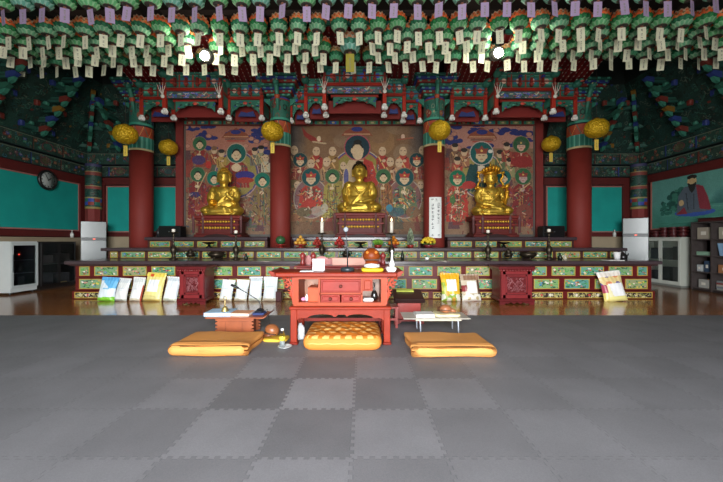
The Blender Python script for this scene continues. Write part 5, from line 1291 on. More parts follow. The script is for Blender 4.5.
# things inside the niches
zin = ZB + .041
t = thing('vase', 'black round-bellied bottle vase in the open niche of the red cabinet', 'vase', (S(374.3, YCB + .12), YCB + .12, zin))
MB('1f1c1a').lathe([(0, 0), (.022, 0), (.04, .03), (.042, .06), (.028, .1), (.012, .13), (.01, .2), (.016, .215), (.012, .215)], seg=20).build('body', 'ceramic', t)
t = MB('dcdcd8').box(-.06, .06, -.05, .05, 0, .035, .008).build('folded_cloth', 'cloth', None, (S(368.3, YCB + .1), YCB + .1, zin)); tag(t, 'folded white cloth beside the black vase inside the red cabinet', 'cloth')
t = MB('d88aa8').ell((0, 0, .022), (.03, .03, .022), 12, 8).build('pink_ball', 'cloth', None, (S(303.4, YCB + .1), YCB + .1, zin)); tag(t, 'small pink ball in the left niche of the red cabinet', 'ball')
t = MB('e2e2e6').lathe([(0, 0), (.02, 0), (.022, .05), (.01, .06), (.01, .075), (0, .075)], seg=12).build('white_bottle', 'plastic', None, (S(306.6, YCB + .1), YCB + .12, zin)); tag(t, 'tiny white bottle beside the pink ball in the red cabinet', 'bottle')
# ------------------------------------------------------------------ on the cabinet top
ZT = ZB + top + .056
def TP(px, Y): return (S(px, Y), Y, ZT)
t = thing('card_stand', 'white blank upright card on the red cabinet top', 'card', TP(318.5, 3.95)); m = MB('cfd2d2').box(-.072, .072, -.004, .004, .004, .145).xf(Matrix.Rotation(-.12, 4, 'X')); m.build('card', 'paper', t); MB('d0d4d4').box(-.06, .06, .0, .05, 0, .006).build('foot', 'paper', t)
t = MB('dfe0e0').box(-.08, .08, -.08, .08, 0, .008, .002).build('paper_sheet', 'paper', None, TP(307.5, 3.92)); tag(t, 'thin white booklet lying left of the white card on the cabinet', 'paper')
t = thing('microphone_stand', 'upright desk microphone with pale round windscreen on a dark base', 'microphone', TP(347.5, 3.93))
MB('2c3438').lathe([(0, 0), (.08, 0), (.082, .03), (.07, .045), (.02, .05), (.0, .05)], seg=28).build('base', 'plastic', t)
MB('2a2e32').tube([(0, 0, .04), (0, 0, .25), (-.012, 0, .4), (-.016, 0, .47)], [.008, .007, .006, .01], 8).build('stem', 'plastic', t)
MB('3a3e42').lathe([(.012, .23), (.012, .26)], seg=10).build('joint', 'plastic', t)
MB('9aa2a8').ell((-.018, -.005, .495), (.03, .03, .032), 14, 10).build('windscreen', 'cloth', t)
def softbox(m, w, d, h, nu, nv, bump, cf, pn=7.0, side=.22):
    def fn(a, b):
        u, v = 2 * a - 1, 2 * b - 1
        if abs(u) + abs(v) < 1e-6: return (0, 0, h + bump(0, 0))
        s_ = max(abs(u), abs(v), 1e-6); pu, pv = u / s_, v / s_
        k = (abs(pu) ** pn + abs(pv) ** pn) ** (-1 / pn); pu, pv = pu * k, pv * k; e = 1 - side; r = h / 2
        if s_ <= e:
            q = s_ / e; return (pu * (w / 2 - r * .7) * q, pv * (d / 2 - r * .7) * q, h + bump(u / e, v / e))
        ph = (s_ - e) / side * PI
        return (pu * (w / 2 - r * .7 + r * .7 * math.sin(ph)), pv * (d / 2 - r * .7 + r * .7 * math.sin(ph)), max(0.0, h / 2 + h / 2 * math.cos(ph)) + bump(pu, pv) * (1 - (s_ - e) / side))
    m.grid(fn, nu, nv, cf)
t = MB(); softbox(t, .27, .2, .035, 20, 16, lambda u, v: .004 * math.sin(5 * u) * math.sin(4 * v), lambda u, v: 'e4c02c', 5.0)
tag(t.build('small_cushion', 'satin', None, TP(372.3, 3.95)), 'small yellow satin cushion under the round wooden gong on the cabinet', 'cushion')
t = GG = thing('wooden_gong', 'glossy round brown wooden gong with a mouth slit on the small yellow cushion', 'wooden gong', (S(371.5, 3.95), 3.95, ZT + .04))
m = MB('80380f'); m.smooth = True; m.ell((0, 0, .125), (.092, .085, .085), 22, 14); m.col('8a3c18').tube([(-.06, -.02, .05), (0, -.04, .035), (.06, -.02, .05)], [.03, .04, .03], 10); m.build('body', 'bright_lacquer', t)
m = MB('1c0c06').box(-.075, .075, -.088, -.04, .083, .092).build('slit', 'paint', t)
m = MB('c8742c').ell((-.045, -.065, .165), (.018, .012, .018), 8, 6).ell((.045, -.065, .165), (.018, .012, .018), 8, 6).build('carved_eye', 'bright_lacquer', t)
GG.scale = (1.12, 1.12, 1.12); MB('d9dad8').tube([(-.07, -.05, .022), (0, -.085, .026), (.075, -.05, .022)], [.02, .026, .02], 8).build('cloth_ring', 'cloth', t)
t = thing('cloth_tray', 'folded white cloth lying on the end of the cabinet top', 'cloth', TP(391, 3.92)); m = MB('e8e6e4'); softbox(m, .13, .18, .05, 14, 14, lambda u, v: .004 * math.sin(6 * v + 2 * u), lambda u, v: 'e6e4e2', 6.0); m.build('folded_cloth', 'cloth', t)
t = thing('water_sprinkler', 'slim white bottle standing on the folded white cloth', 'bottle', (S(392, 3.94), 3.94, ZT + .052)); MB('e2e2dc').lathe([(0, 0), (.03, 0), (.034, .03), (.02, .07), (.012, .11), (.012, .17), (.018, .18), (.008, .2), (0, .2)], seg=16).build('body', 'ceramic', t)

# ------------------------------------------------------------------ red stand with a scrolled rail behind
YS = 4.75; SX0, SX1 = S(296, YS), S(388, YS); sc0 = (SX0 + SX1) / 2; sw = (SX1 - SX0) / 2
t = thing('scrolled_stand', 'dark red offering stand with scrolled back rail, behind the bright red cabinet', 'stand', (sc0, YS, FZ)); c = '84302c'
MB(c).box(-sw, sw, 0, .36, .76, .81, .012).box(-sw - .03, sw + .03, -.02, .38, .81, .83, .008).build('table_top', 'lacquer', t)
for x in (-sw + .02, sw - .08):
    for y in (.02, .28): MB(c).box(x, x + .06, y, y + .06, 0, .76, .008).build('leg', 'lacquer', t)
n = 60; pts = [(-sw + .02, .83), (sw - .02, .83)] + [(sw - .02 - (2 * sw - .04) * k / n, .9 + .035 * abs(math.sin(k / n * PI * 6)) + .04 * abs(1 - 2 * k / n)) for k in range(n + 1)]
MB('9c4a44').prism(pts, 'y', .3, .325).build('back_rail', 'lacquer', t)
MB('8a3a34').box(-sw + .01, sw - .01, .015, .035, .7, .76).build('apron', 'lacquer', t)
for x in (-sw + .06, -sw + .22, sw - .06, sw - .14): MB(c).lathe([(.035, .83), (.04, .86), (.022, .89), (.03, .93), (.045, .965), (.03, 1.0), (.01, 1.02)], (x, .2, 0), 14).build('finial', 'lacquer', t)
t = MB('cf9c8c').box(-.25, .25, -.09, .09, 0, .11, .008).build('pale_box', 'paper', None, (S(349.5, 4.9), 4.9, FZ + .831)); tag(t, 'long pale pink box on the dark red scrolled stand', 'box')

# ================================================================== CUSHIONS
def folded(xc, yc, W, D, H, mirror, label, c1, c2):
    t = thing('folded_cushion', label, 'cushion', (xc, yc, FZ)); hw = W / 2; r = H / 2; g = .007; tt = H / 4 - g / 2
    prof = [(hw - .03 - .0, 0)]
    prof += [(-hw + r + (hw * 2 - r - .04) * (1 - k / 14), 0) for k in range(1, 15)]
    prof += [(-hw + r - r * math.sin(a), r - r * math.cos(a)) for a in np.linspace(.2, PI - .2, 9)]
    prof += [(-hw + r + (2 * hw - r - .04) * k / 14, H) for k in range(15)]
    prof += [(hw - .03 + .75 * tt * math.sin(a), H - tt + tt * math.cos(a)) for a in np.linspace(.3, PI - .3, 6)]
    prof += [(hw - .03 - (W * .55) * k / 6, r + g) for k in range(7)]
    prof += [(hw - .03 - (W * .55) * (1 - k / 6), r - g) for k in range(7)]
    prof += [(hw - .04 + .75 * tt * math.sin(a), tt + tt * math.cos(a)) for a in np.linspace(.3, PI - .3, 6)]
    ys = [-.5, -.49, -.47, -.43] + [(-.38 + .76 * k / 16) for k in range(17)] + [.43, .47, .49, .5]
    vs = []; n = len(prof); rg = random.Random(int(W * 100 + xc * 10)); ph = [rg.uniform(0, 6) for _ in range(4)]
    for y in ys:
        e = max(0, (abs(y) - .42) / .08); sh = math.sqrt(max(0, 1 - e * e)) if e < 1 else 0
        kz = (.62 if y > 0 else .8) + (.38 if y > 0 else .2) * sh; kx = 1 - .018 * (1 - sh)
        for (x, z) in prof:
            sag = 1 - (.055 * (1 + math.cos(x / hw * 2.2 + ph[0]) * math.cos(y * 4 + ph[1])) + .035 * (1 + math.sin(x / hw * 5 + ph[2] + 3 * y))) * min(1, max(0, (y + .42) / .2))
            zz = (r + (z - r) * kz) * (sag if z > r * .6 else 1)
            xx = x * kx + .012 * math.sin(y * 7 + ph[3]) * (1 if x > hw * .6 else 0)
            vs.append((xx * (-1 if mirror else 1), y * D + .012 * math.sin(x * 9 + ph[2]) * (abs(y) > .4), max(zz, 0)))
    fs = [(i * n + k, i * n + (k + 1) % n, (i + 1) * n + (k + 1) % n, (i + 1) * n + k) for i in range(len(ys) - 1) for k in range(n)]
    fs += [tuple(range(n)), tuple(range((len(ys) - 1) * n, len(ys) * n))]
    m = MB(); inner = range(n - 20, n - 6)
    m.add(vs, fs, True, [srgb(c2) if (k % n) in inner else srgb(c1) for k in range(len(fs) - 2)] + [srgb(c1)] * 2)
    m.build('folded_cloth', 'satin', t)
    # the front is one fold of cloth that closes over both layers
    m = MB(c1); nx_ = 40
    def fr(u, v):
        x = -hw + .02 + (W - .07) * u; vv = min(1, v / .85); tl = max(0, v - .85) / .15; a = -PI / 2 + PI * vv; ed = 1 - max(0, (abs(u - .5) - .46) / .04) * .25
        return ((x if not mirror else -x), -D / 2 + .075 - (.088 + .006 * math.sin(x * 9 + ph[1])) * math.cos(a) * ed + .09 * tl, max(0, r + (r + .004) * math.sin(a) * ed * (1 - .02 * math.sin(x * 5 + ph[2]))) - .016 * tl)
    m.grid(fr, nx_, 16, smooth=True); m.build('front_fold', 'satin', t)
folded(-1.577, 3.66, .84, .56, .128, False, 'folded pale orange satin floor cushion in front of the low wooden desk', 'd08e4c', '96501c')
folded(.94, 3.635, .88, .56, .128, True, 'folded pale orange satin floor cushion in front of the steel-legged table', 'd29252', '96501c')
def weave(u, v):
    p, q = 2 * u - 1, 2 * v - 1
    if max(abs(p), abs(q)) > .84: return 'd08238'
    rr = int(v * 7); fu, fv = (u * 8 + .5 * (rr % 2)) % 1 - .5, (v * 7) % 1 - .5; sl = .5 if rr % 2 else -.5; fv2 = fv + sl * fu
    return 'e0ac64' if (fu * fu * 3.4 + fv2 * fv2 * 5) < .36 else 'be6e24'
def wb(u, v):
    e = max(abs(u), abs(v)); return .018 * abs(math.sin(u * 7 + v * 4)) * abs(math.sin(v * 6)) * (1 - e ** 4) + .012 * (1 - e * e) - .006
m = MB(); softbox(m, .87, .74, .165, 96, 80, wb, weave, 9.0, .2)
t = thing('quilted_cushion', 'thick quilted orange satin cushion tucked under the red low table', 'cushion', (S(341.7, 3.57) + .005, 3.905, FZ)); m.build('cover', 'satin', t)
m = MB('d8a860')
m.tube([(-.37 + .74 * k / 14, -.367, .085 + .004 * math.sin(k * 2)) for k in range(15)], .007, 6); m.build('front_seam', 'satin', t)

# ================================================================== THE LOW DESK WITH BOOKS
YD = 4.12
t = thing('low_desk', 'small reddish wooden low desk with notched corner edges, books on its top', 'desk', (S(231, YD), YD, FZ - .0)); t.scale = (1, 1, .93); c = '9a5230'
MB(c).box(-.32, .4, -.02, .36, .235, .255, .006).build('desk_top', 'wood', t)
m = MB(c)
m.prism([(.39, .245), (.435, .27), (.455, .295), (.44, .262), (.4, .237)], 'y', -.02, .36); m.build('rolled_end', 'wood', t)
for y0 in (.02, .29):
    a, b = -.18, .25; pts = [(a, 0), (b, 0)]
    for k in range(5): z = .235 * (k + .5) / 5; pts += [(b, .235 * k / 5 + .008), (b + .025, z - .012), (b + .025, z + .012), (b, .235 * (k + 1) / 5 - .008)]
    pts += [(b, .235), (a, .235)]
    for k in range(4, -1, -1): z = .235 * (k + .5) / 5; pts += [(a, .235 * (k + 1) / 5 - .008), (a - .025, z + .012), (a - .025, z - .012), (a, .235 * k / 5 + .008)]
    m = MB(c).prism(pts, 'y', y0, y0 + .03); m.col('7a3c22')
    if y0 < .1: m.box(a + .03, b - .03, y0 - .004, y0, .03, .035).box(a + .03, b - .03, y0 - .004, y0, .19, .195).box(a + .1, a + .104, y0 - .004, y0, .035, .19).box(b - .12, b - .116, y0 - .004, y0, .035, .19)
    m.build('notched_panel', 'wood', t)
MB('6e3620').box(.19, .22, .05, .29, .01, .235).build('side_panel', 'wood', t); MB('6e3620').box(-.15, -.13, .05, .29, .01, .235).build('side_panel', 'wood', t)
ZD = FZ + .256 * .93
def book(name, x, y, w, d, h, rz, label, cover, page='e4e2da', z=ZD, cat='book', m_='paper'):
    t = thing(name, label, cat, (x, y, z), rz)
    MB(page).box(-w / 2 + .004, w / 2 - .004, -d / 2 + .003, d / 2 - .003, .003, h - .003).build('pages', 'paper', t)
    m = MB(cover).box(-w / 2, w / 2, -d / 2, d / 2, h - .004, h).box(-w / 2, w / 2, -d / 2, d / 2, 0, .004).box(-w / 2 - .001, -w / 2 + .004, -d / 2, d / 2, 0, h); m.build('cover', m_, t)
    return t
b_ = book('thick_book', S(221, 4.28), 4.29, .33, .27, .045, .03, 'large pale blue book lying on the low desk under the brass bell', 'a9c6dc', 'd4e0ea')
book('sutra_book', S(241, 4.22), 4.26, .25, .2, .036, -.04, 'white-edged orange-covered book in the middle of the low desk', 'dc9c74', 'eceae4')
t = thing('hand_bell', 'small brass hand bell standing on the pale blue book', 'bell', (S(225, 4.25), 4.25, ZD + .046))
MB('c0a868').lathe([(.046, 0), (.048, .006), (.038, .02), (.034, .04), (.026, .058), (.008, .066), (0, .066)], seg=20).build('bell_cup', 'bronze', t)
MB('c8b07a').lathe([(.008, .064), (.012, .08), (.007, .095), (.013, .11), (.007, .125), (.01, .14)], seg=10).tube([(.0, 0, .14), (.022, 0, .155), (.012, 0, .185), (0, 0, .195), (-.012, 0, .185), (-.022, 0, .155), (0, 0, .14)], .005, 6).build('handle', 'bronze', t)
t = thing('gooseneck_microphone', 'black gooseneck desk microphone on a blue-black base, at the desk edge', 'microphone', (S(259.5, 4.27), 4.27, ZD + .001))
m = MB('2c3a66').box(-.075, .075, -.07, .07, 0, .03, .01); m.build('base_pad', 'cloth', t)
MB('1a1c22').box(-.05, .055, -.05, .05, .03, .055, .01).box(-.03, .04, -.03, .04, .055, .075, .01).build('base', 'plastic', t)
MB('1c1e22').tube([(.01, .0, .07), (.008, 0, .13), (-.004, 0, .165), (-.035, 0, .195), (-.16, 0, .275), (-.28, -.01, .345)], .006, 8).build('gooseneck', 'plastic', t)
MB('26262a').tube([(-.27, -.01, .34), (-.31, -.012, .362), (-.36, -.015, .385)], [.014, .018, .016], 10).build('microphone_head', 'plastic', t)
MB('17181a').tube([(.02, .06, .03), (.03, .15, .012), (.03, .255, .012), (.035, .275, -.03), (.06, .28, -.24), (.14, .26, -.258), (.3, .1, -.258)], .004, 6).build('cable', 'plastic', t)

# ------------------------------------------------------------------ beside the desk: round gong, bottle, dish
t = MB(); softbox(t, .3, .2, .03, 20, 16, lambda u, v: .004 * math.sin(4 * u) * math.cos(4 * v), lambda u, v: 'dcae3c', 5.0)
tag(t.build('small_cushion', 'satin', None, (S(275.5, 3.93), 3.97, FZ)), 'small flat yellow cushion on the floor under the brown wooden gong', 'cushion')
t = thing('wooden_gong', 'brown round wooden gong lying on the small yellow cushion on the floor', 'wooden gong', (S(271.5, 3.98), 3.98, FZ + .036)); t.scale = (.92, .92, .92)
m = MB('8c5430'); m.ell((.01, 0, .085), (.095, .08, .078), 22, 14, rot=Matrix.Rotation(.35, 3, 'Y')); m.col('6a3c22').tube([(-.05, -.03, .02), (-.09, -.03, .035), (-.11, -.02, .03)], [.03, .028, .016], 10).ell((-.03, -.02, .03), (.07, .06, .03)); m.build('body', 'lacquer', t)
MB('241208').box(-.085, .06, -.086, -.03, .05, .058).xf(Matrix.Rotation(.2, 4, 'Y')).build('slit', 'paint', t)
t = thing('saucer', 'round white saucer on the mat beside the table leg', 'dish', (S(285, 3.68), 3.68, FZ))
MB('d6dad8').lathe([(0, 0), (.045, 0), (.075, .016), (.08, .02), (.072, .02), (.04, .008), (0, .006)], seg=26).build('dish', 'ceramic', t)
t = thing('water_bottle', 'clear plastic water bottle with a yellow label standing on the white saucer', 'bottle', (S(282.3, 3.69), 3.69, FZ + .01))
MB('c8d4d6').lathe([(0, 0), (.03, 0), (.032, .02), (.03, .06), (.032, .1), (.03, .135), (.016, .165), (.013, .18), (0, .18)], seg=20).build('body', 'glass', t)
MB('dcc83c').lathe([(.0335, .07), (.0335, .115)], seg=20).build('label_band', 'paper', t); MB('e6e8ea').lathe([(.016, .178), (.016, .2), (0, .2)], seg=14).build('cap', 'plastic', t)
MB('cfd8da').lathe([(0, .004), (.027, .004), (.027, .07), (0, .07)], seg=16).build('water', 'ceramic', t)
t = thing('white_jug', 'white plastic jug on the floor behind the table leg, beside the quilted cushion', 'jug', (S(300.3, 4.02), 4.02, FZ))
MB('d8dcde').lathe([(0, 0), (.05, 0), (.055, .015), (.055, .13), (.03, .165), (.018, .17), (.018, .19), (0, .19)], seg=18).build('body', 'plastic', t)

# ------------------------------------------------------------------ steel-legged folding table
YR = 4.1; RX0, RX1 = S(403.7, YR), S(471, YR); rc = (RX0 + RX1) / 2; rw = (RX1 - RX0) / 2; zt = .225
t = thing('folding_table', 'low pale folding table with bent steel legs, holding booklets and a gong', 'table', (rc, YR, FZ))
MB('b4ada0').box(-rw, rw, 0, .38, zt - .012, zt, .005).build('table_top', 'plastic', t); MB('c8b8a0').box(-rw + .15, rw - .12, -.002, .02, zt - .03, zt - .012).build('front_rail', 'wood', t)
for x, sg in ((-rw + .16, 1), (rw - .2, 1)):
    for y in (.05, .33):
        MB('b4bac2').tube([(x - .05, y, zt - .016), (x + .03, y, zt - .018), (x + .055, y, zt - .05), (x + .06, y, .01)], .0095, 8).build('leg', 'plastic', t)
ZR = FZ + zt + .001
book('booklet_stack', S(424.5, 4.22), 4.25, .24, .2, .035, .02, 'stack of white booklets on the pale folding table', 'e2ded8', 'd8d4cc', ZR)
t = MB(); softbox(t, .34, .24, .03, 18, 14, lambda u, v: .003 * math.sin(5 * u), lambda u, v: 'dccfa0', 5.0); tag(t.build('cream_cloth', 'cloth', None, (S(446.5, 4.27), 4.29, ZR)), 'cream folded cloth on the pale folding table under the small brown gong', 'cloth')
t = thing('wooden_gong', 'small brown wooden gong on the cream cloth of the folding table', 'wooden gong', (S(445.5, 4.27), 4.27, ZR + .031))
m = MB('9a6240'); m.ell((0, 0, .055), (.078, .07, .055), 20, 12); m.tube([(.06, 0, .04), (.1, -.01, .03), (.13, -.02, .02)], [.03, .022, .014], 8); m.build('body', 'lacquer', t); MB('2c160a').box(-.07, .05, -.075, -.03, .045, .051).build('slit', 'paint', t)
# ------------------------------------------------------------------ dark slanted lectern behind it
YL = 4.72; lc = S(409.5, YL)
t = thing('reading_stand', 'dark wooden slanted reading stand on a red base, behind the steel-legged table', 'stand', (lc, YL, FZ)); R_ = Matrix.Rotation(.36, 4, 'X')
m = MB('3c2420').box(-.22, .22, -.02, .36, -.02, .012, .005); m.col('2a1816').box(-.22, .22, -.03, -.0, -.02, .04, .006); m.xf(Matrix.Translation((0, 0, .33)) @ Matrix.Rotation(.3, 4, 'X')); m.build('slanted_top', 'dark_lacquer', t)
m = MB('8c3028').box(-.17, .17, .03, .3, .06, .3, .01); m.build('base', 'lacquer', t)
m = MB('7a2a24').prism([(-.2, .06), (.2, .06), (.22, 0), (.15, 0), (.1, .035), (-.1, .035), (-.15, 0), (-.22, 0)], 'y', .01, .04); m.prism([(-.2, .06), (.2, .06), (.22, 0), (.15, 0), (.1, .035), (-.1, .035), (-.15, 0), (-.22, 0)], 'y', .29, .32); m.build('scrolled_foot', 'lacquer', t)
t = thing('green_book', 'yellow-green narrow book lying on the slanted reading stand', 'book', (lc - .0, YL, FZ)); m = MB('a8b048').box(-.16, .1, .26, .33, .0135, .035, .003).xf(Matrix.Translation((0, 0, .33)) @ Matrix.Rotation(.3, 4, 'X')); m.build('cover', 'paper', t)
# small red side stool between cabinet and reading stand
t = thing('red_stool', 'small red wooden stool half hidden beside the low table leg', 'stool', (S(388.5, 4.5), 4.5, FZ)); MB('8c3a34').box(-.14, .14, 0, .22, .26, .29, .006).build('seat', 'lacquer', t)
for x in (-.13, .095):
    for y in (.01, .175): MB('8c3a34').box(x, x + .035, y, y + .035, 0, .26).build('leg', 'lacquer', t)
MB('8c3a34').box(-.1, .1, .015, .035, .1, .13).build('stretcher', 'lacquer', t)
# ================================================================== APPLIANCES AND SHELVES ALONG THE SIDE WALLS
def fridge(px0, px1, ytop, yseam, Y, label):
    pc = (px0 + px1) / 2; w = .28; H = Z(ytop, Y); zs = Z(yseam, Y); th = math.atan((CX - pc) / F)
    t = thing('fridge', label, 'fridge', (S(pc, Y), Y, 0), th, 'white two-door fridges')
    MB('747a78').box(-w, w, .05, .34, .03, H, .01).build('body', 'white_metal', t)
    d = MB('7c8280').box(-w, w, 0, .045, zs + .03, H, .012).build('door', 'white_metal', t); d2 = MB('7c8280').box(-w, w, 0, .045, .06, zs - .035, .012).build('door', 'white_metal', t)
    MB('0c0e10').box(-w + .005, w - .005, .012, .05, zs - .035, zs + .03).build('handle_recess', 'plastic', t)
    m = MB('d8563c').box(-.02, .035, .006, .012, zs - .01, zs + .008); m.build('panel_light', 'led', t)
    MB('3a3e40').box(-w + .02, w - .02, .03, .36, 0, .05).build('kick_plate', 'plastic', t)
fridge(81.3, 106.3, 221.5, 239, 9.2, 'tall white two-door fridge on the clock side, behind the altar end')
fridge(622.3, 648.5, 218, 235, 9.2, 'tall white two-door fridge beside the white glass cabinet')
# glass-fronted white showcase, doors facing the hall
t = thing('showcase_fridge', 'white upright drinks cooler with a glass door at the clock-side picture edge', 'display fridge', (-7.75, 7.28, 0)); L = .6; H = 1.19
m = MB('c4cac8').box(-.56, 0, 0, .03, .05, H).box(-.56, 0, L - .03, L, .05, H).box(-.56, -.53, .03, L - .03, .05, H).box(-.53, 0, .03, L - .03, H - .06, H).box(-.53, 0, .03, L - .03, .05, .16); m.build('body', 'white_metal', t)
m = MB('b9c0be').box(.002, .03, 0, .045, .14, H - .02).box(.002, .03, L - .045, L, .14, H - .02).box(.002, .03, .045, L - .045, .14, .2).box(.002, .03, .045, L - .045, H - .09, H - .02); d = m.build('door', 'white_metal', t)
MB().box(.012, .018, .045, L - .045, .2, H - .09).build('pane', 'glass', d)
MB('8a9090').box(.03, .045, .02, .035, .5, .9).build('handle', 'steel', d)
MB('1c1e20').box(-.525, -.52, .035, L - .035, .16, H - .06).box(-.52, -.02, L - .036, L - .031, .16, H - .06).box(-.52, -.02, .036, L - .036, .161, .166).build('back_liner', 'plastic', t)
for z in (.45, .75): MB('6a7072').box(-.5, -.03, .035, L - .035, z, z + .012).build('wire_shelf', 'steel', t)
for x in (-.5, -.06):
    for y in (.05, L - .05): MB('2a2c2e').lathe([(.02, 0), (.02, .05)], (x, y, 0), 10).build('foot', 'plastic', t)
t = MB('1d2024').lathe([(0, 0), (.12, 0), (.14, .1), (.12, .2), (.04, .23), (.02, .26), (0, .26)], seg=18).build('cooking_pot', 'bronze', None, (-8.0, 7.58, .763)); tag(t, 'round dark pot on the middle shelf inside the white drinks cooler', 'pot')
MB('d03a2a').ell((.135, .0, .13), (.008, .02, .016), 8, 6).build('red_light', 'led', t)
for k, (y, h, c) in enumerate(((7.42, .2, '22282c'), (7.55, .24, '2c3034'), (7.7, .19, '1f2426'))):
    q = MB(c).lathe([(0, 0), (.05, 0), (.05, h * .7), (.02, h * .85), (.02, h), (0, h)], seg=14).build('dark_bottle', 'glass_dark', None, (-7.97, y, .463)); tag(q, 'dark bottle inside the white drinks cooler, %s on its shelf from the picture edge' % ORD[k], 'bottle', 'bottles in the cooler')
for k, y in enumerate((7.45, 7.68)):
    q = MB('2a2e30').box(-.1, .1, -.08, .08, 0, .22, .01).build('carton', 'paper', None, (-8.02, y, .168)); tag(q, 'dark carton on the bottom of the white drinks cooler, %s from the picture edge' % ORD[k], 'carton', 'cartons in the cooler')
# dark glass-doored cabinet next to it
t = thing('dark_cabinet', 'long black glass-fronted cabinet along the clock-side wall, beside the drinks cooler', 'cabinet', (-7.78, 7.98, 0)); L = 1.0; H = 1.16
m = MB('1e1a19').box(-.5, 0, 0, .03, .04, H).box(-.5, 0, L - .03, L, .04, H).box(-.5, -.47, .03, L - .03, .04, H).box(-.5, .01, -.01, L + .01, H, H + .025).box(-.47, 0, .03, L - .03, .04, .1).box(-.47, 0, .03, L - .03, .6, .62); m.build('body', 'dark_lacquer', t)
for y0, y1 in ((.03, L / 2), (L / 2, L - .03)):
    m = MB('1a1716').box(-.0, .02, y0 + .002, y0 + .03, .1, H - .01).box(0, .02, y1 - .03, y1 - .002, .1, H - .01).box(0, .02, y0 + .03, y1 - .03, .1, .13).box(0, .02, y0 + .03, y1 - .03, H - .04, H - .01); d = m.build('door', 'dark_lacquer', t); MB().box(.006, .011, y0 + .03, y1 - .03, .13, H - .04).build('pane', 'glass', d)
MB('2a2624').box(-.48, -.03, .02, L - .02, 0, .04).build('base', 'plastic', t)
for k, (y, z, c, w, h) in enumerate(((8.24, .102, '4a4a50', .2, .3), (8.72, .102, '3e3c42', .19, .26), (8.26, .622, '5a5552', .18, .22), (8.72, .622, '3a3634', .19, .25))):
    q = MB(c).box(-.14, .14, -w, w, 0, h, .008).build('storage_box', 'paper', None, (-8.02, y, z)); tag(q, '%s grey storage box on the %s shelf inside the black glass cabinet' % (('nearer', 'farther')[k % 2], 'lower' if k < 2 else 'upper'), 'box', 'boxes in the black cabinet')
q = MB('c8b070').box(-.06, .0, -.1, .1, 0, .04, .005).build('gold_tray', 'paper', None, (-7.812, 8.66, .102)); tag(q, 'small yellowish tray low inside the black glass cabinet', 'tray')
for px, Y, X, lb in ((72, 0, XL + .1, 'small white pump bottle on the ledge above the black cabinet'), (614.5, YB - .14, None, 'small white pump bottle on the ledge beside the mural-side fridge')):
    if X is not None: Y = X * F / (px - CX); z0 = 1.301
    else: X = S(px, Y); z0 = 1.331
    t = thing('pump_bottle', lb, 'bottle', (X, Y, z0), 0, 'white pump bottles'); MB('d4d4cc').lathe([(0, 0), (.04, 0), (.045, .1), (.02, .15), (0, .15)], seg=14).build('body', 'plastic', t); MB('d4d4cc').lathe([(.012, .15), (.012, .19), (.025, .195), (.02, .21), (0, .21)], seg=10).build('pump', 'plastic', t)

# ------------------------------------------------------------------ white glass cabinet on the mural side
t = thing('glass_cabinet', 'white-framed cabinet with two glass doors below the mural', 'cabinet', (8.15, 8.42, 0)); L = 1.12; H = 1.27
m = MB('b9bcb0').box(0, .33, 0, .03, .05, H).box(0, .33, L - .03, L, .05, H).box(.3, .33, .03, L - .03, .05, H).box(-.01, .33, -.01, L + .01, H, H + .03).box(0, .3, .03, L - .03, .05, .12).box(.02, .3, .03, L - .03, .68, .7); m.build('body', 'white_metal', t)
MB('7a7e78').box(.02, .3, .02, L - .02, 0, .05).build('base', 'plastic', t)
for y0, y1 in ((.0, L / 2), (L / 2, L)):
    m = MB('c4c7bc').box(-.025, -.002, y0 + .004, y0 + .055, .07, H - .005).box(-.025, -.002, y1 - .055, y1 - .004, .07, H - .005).box(-.025, -.002, y0 + .055, y1 - .055, .07, .15).box(-.025, -.002, y0 + .055, y1 - .055, H - .07, H - .005); d = m.build('door', 'white_metal', t)
    MB().box(-.016, -.011, y0 + .055, y1 - .055, .15, H - .07).build('pane', 'glass', d)
    MB('8a8e8c').box(-.04, -.025, (y1 - .04) if y0 == 0 else y0 + .025, (y1 - .025) if y0 == 0 else y0 + .04, .62, .74).build('handle', 'steel', d)
rng = random.Random(6)
for k in range(6):
    y = 8.61 + (k % 3) * .33; z = .122 if k < 3 else .702
    q = MB(rng.choice(['4c5258', '3c4040', '5c5e5a'])).box(-.09, .09, -.13, .13, 0, rng.uniform(.26, .42), .006).build('file_box', 'paper', None, (8.33, y, z)); tag(q, 'dark box on the white glass cabinet\'s %s shelf, %s from the picture edge' % ('bottom' if k < 3 else 'upper', ORD[k % 3]), 'box', 'boxes in the glass cabinet')
# dark red lacquer bowls piled on it
k = 0
for y in (8.52, 8.78, 9.04, 9.3):
    for l in range(3 if y not in (9.3,) else 2):
        t = thing('lacquer_bowl', '%s dark red bowl of the %s bowl stack on the glass cabinet' % (('lowest', 'second', 'third')[l], ('nearest', 'second nearest', 'third nearest', 'farthest')[k]), 'bowl', (8.3, y, 1.301 + .09 * l), 0, 'dark red bowls stacked on the cabinet')
        MB('4a1c1e').lathe([(.06, 0), (.065, .012), (.05, .018), (.1, .045), (.12, .085), (.115, .086), (.09, .05), (0, .03)], seg=18).build('bowl', 'lacquer', t); MB('6a2c2a').lathe([(.118, .078), (.122, .088)], seg=18).build('rim', 'lacquer', t)
    k += 1
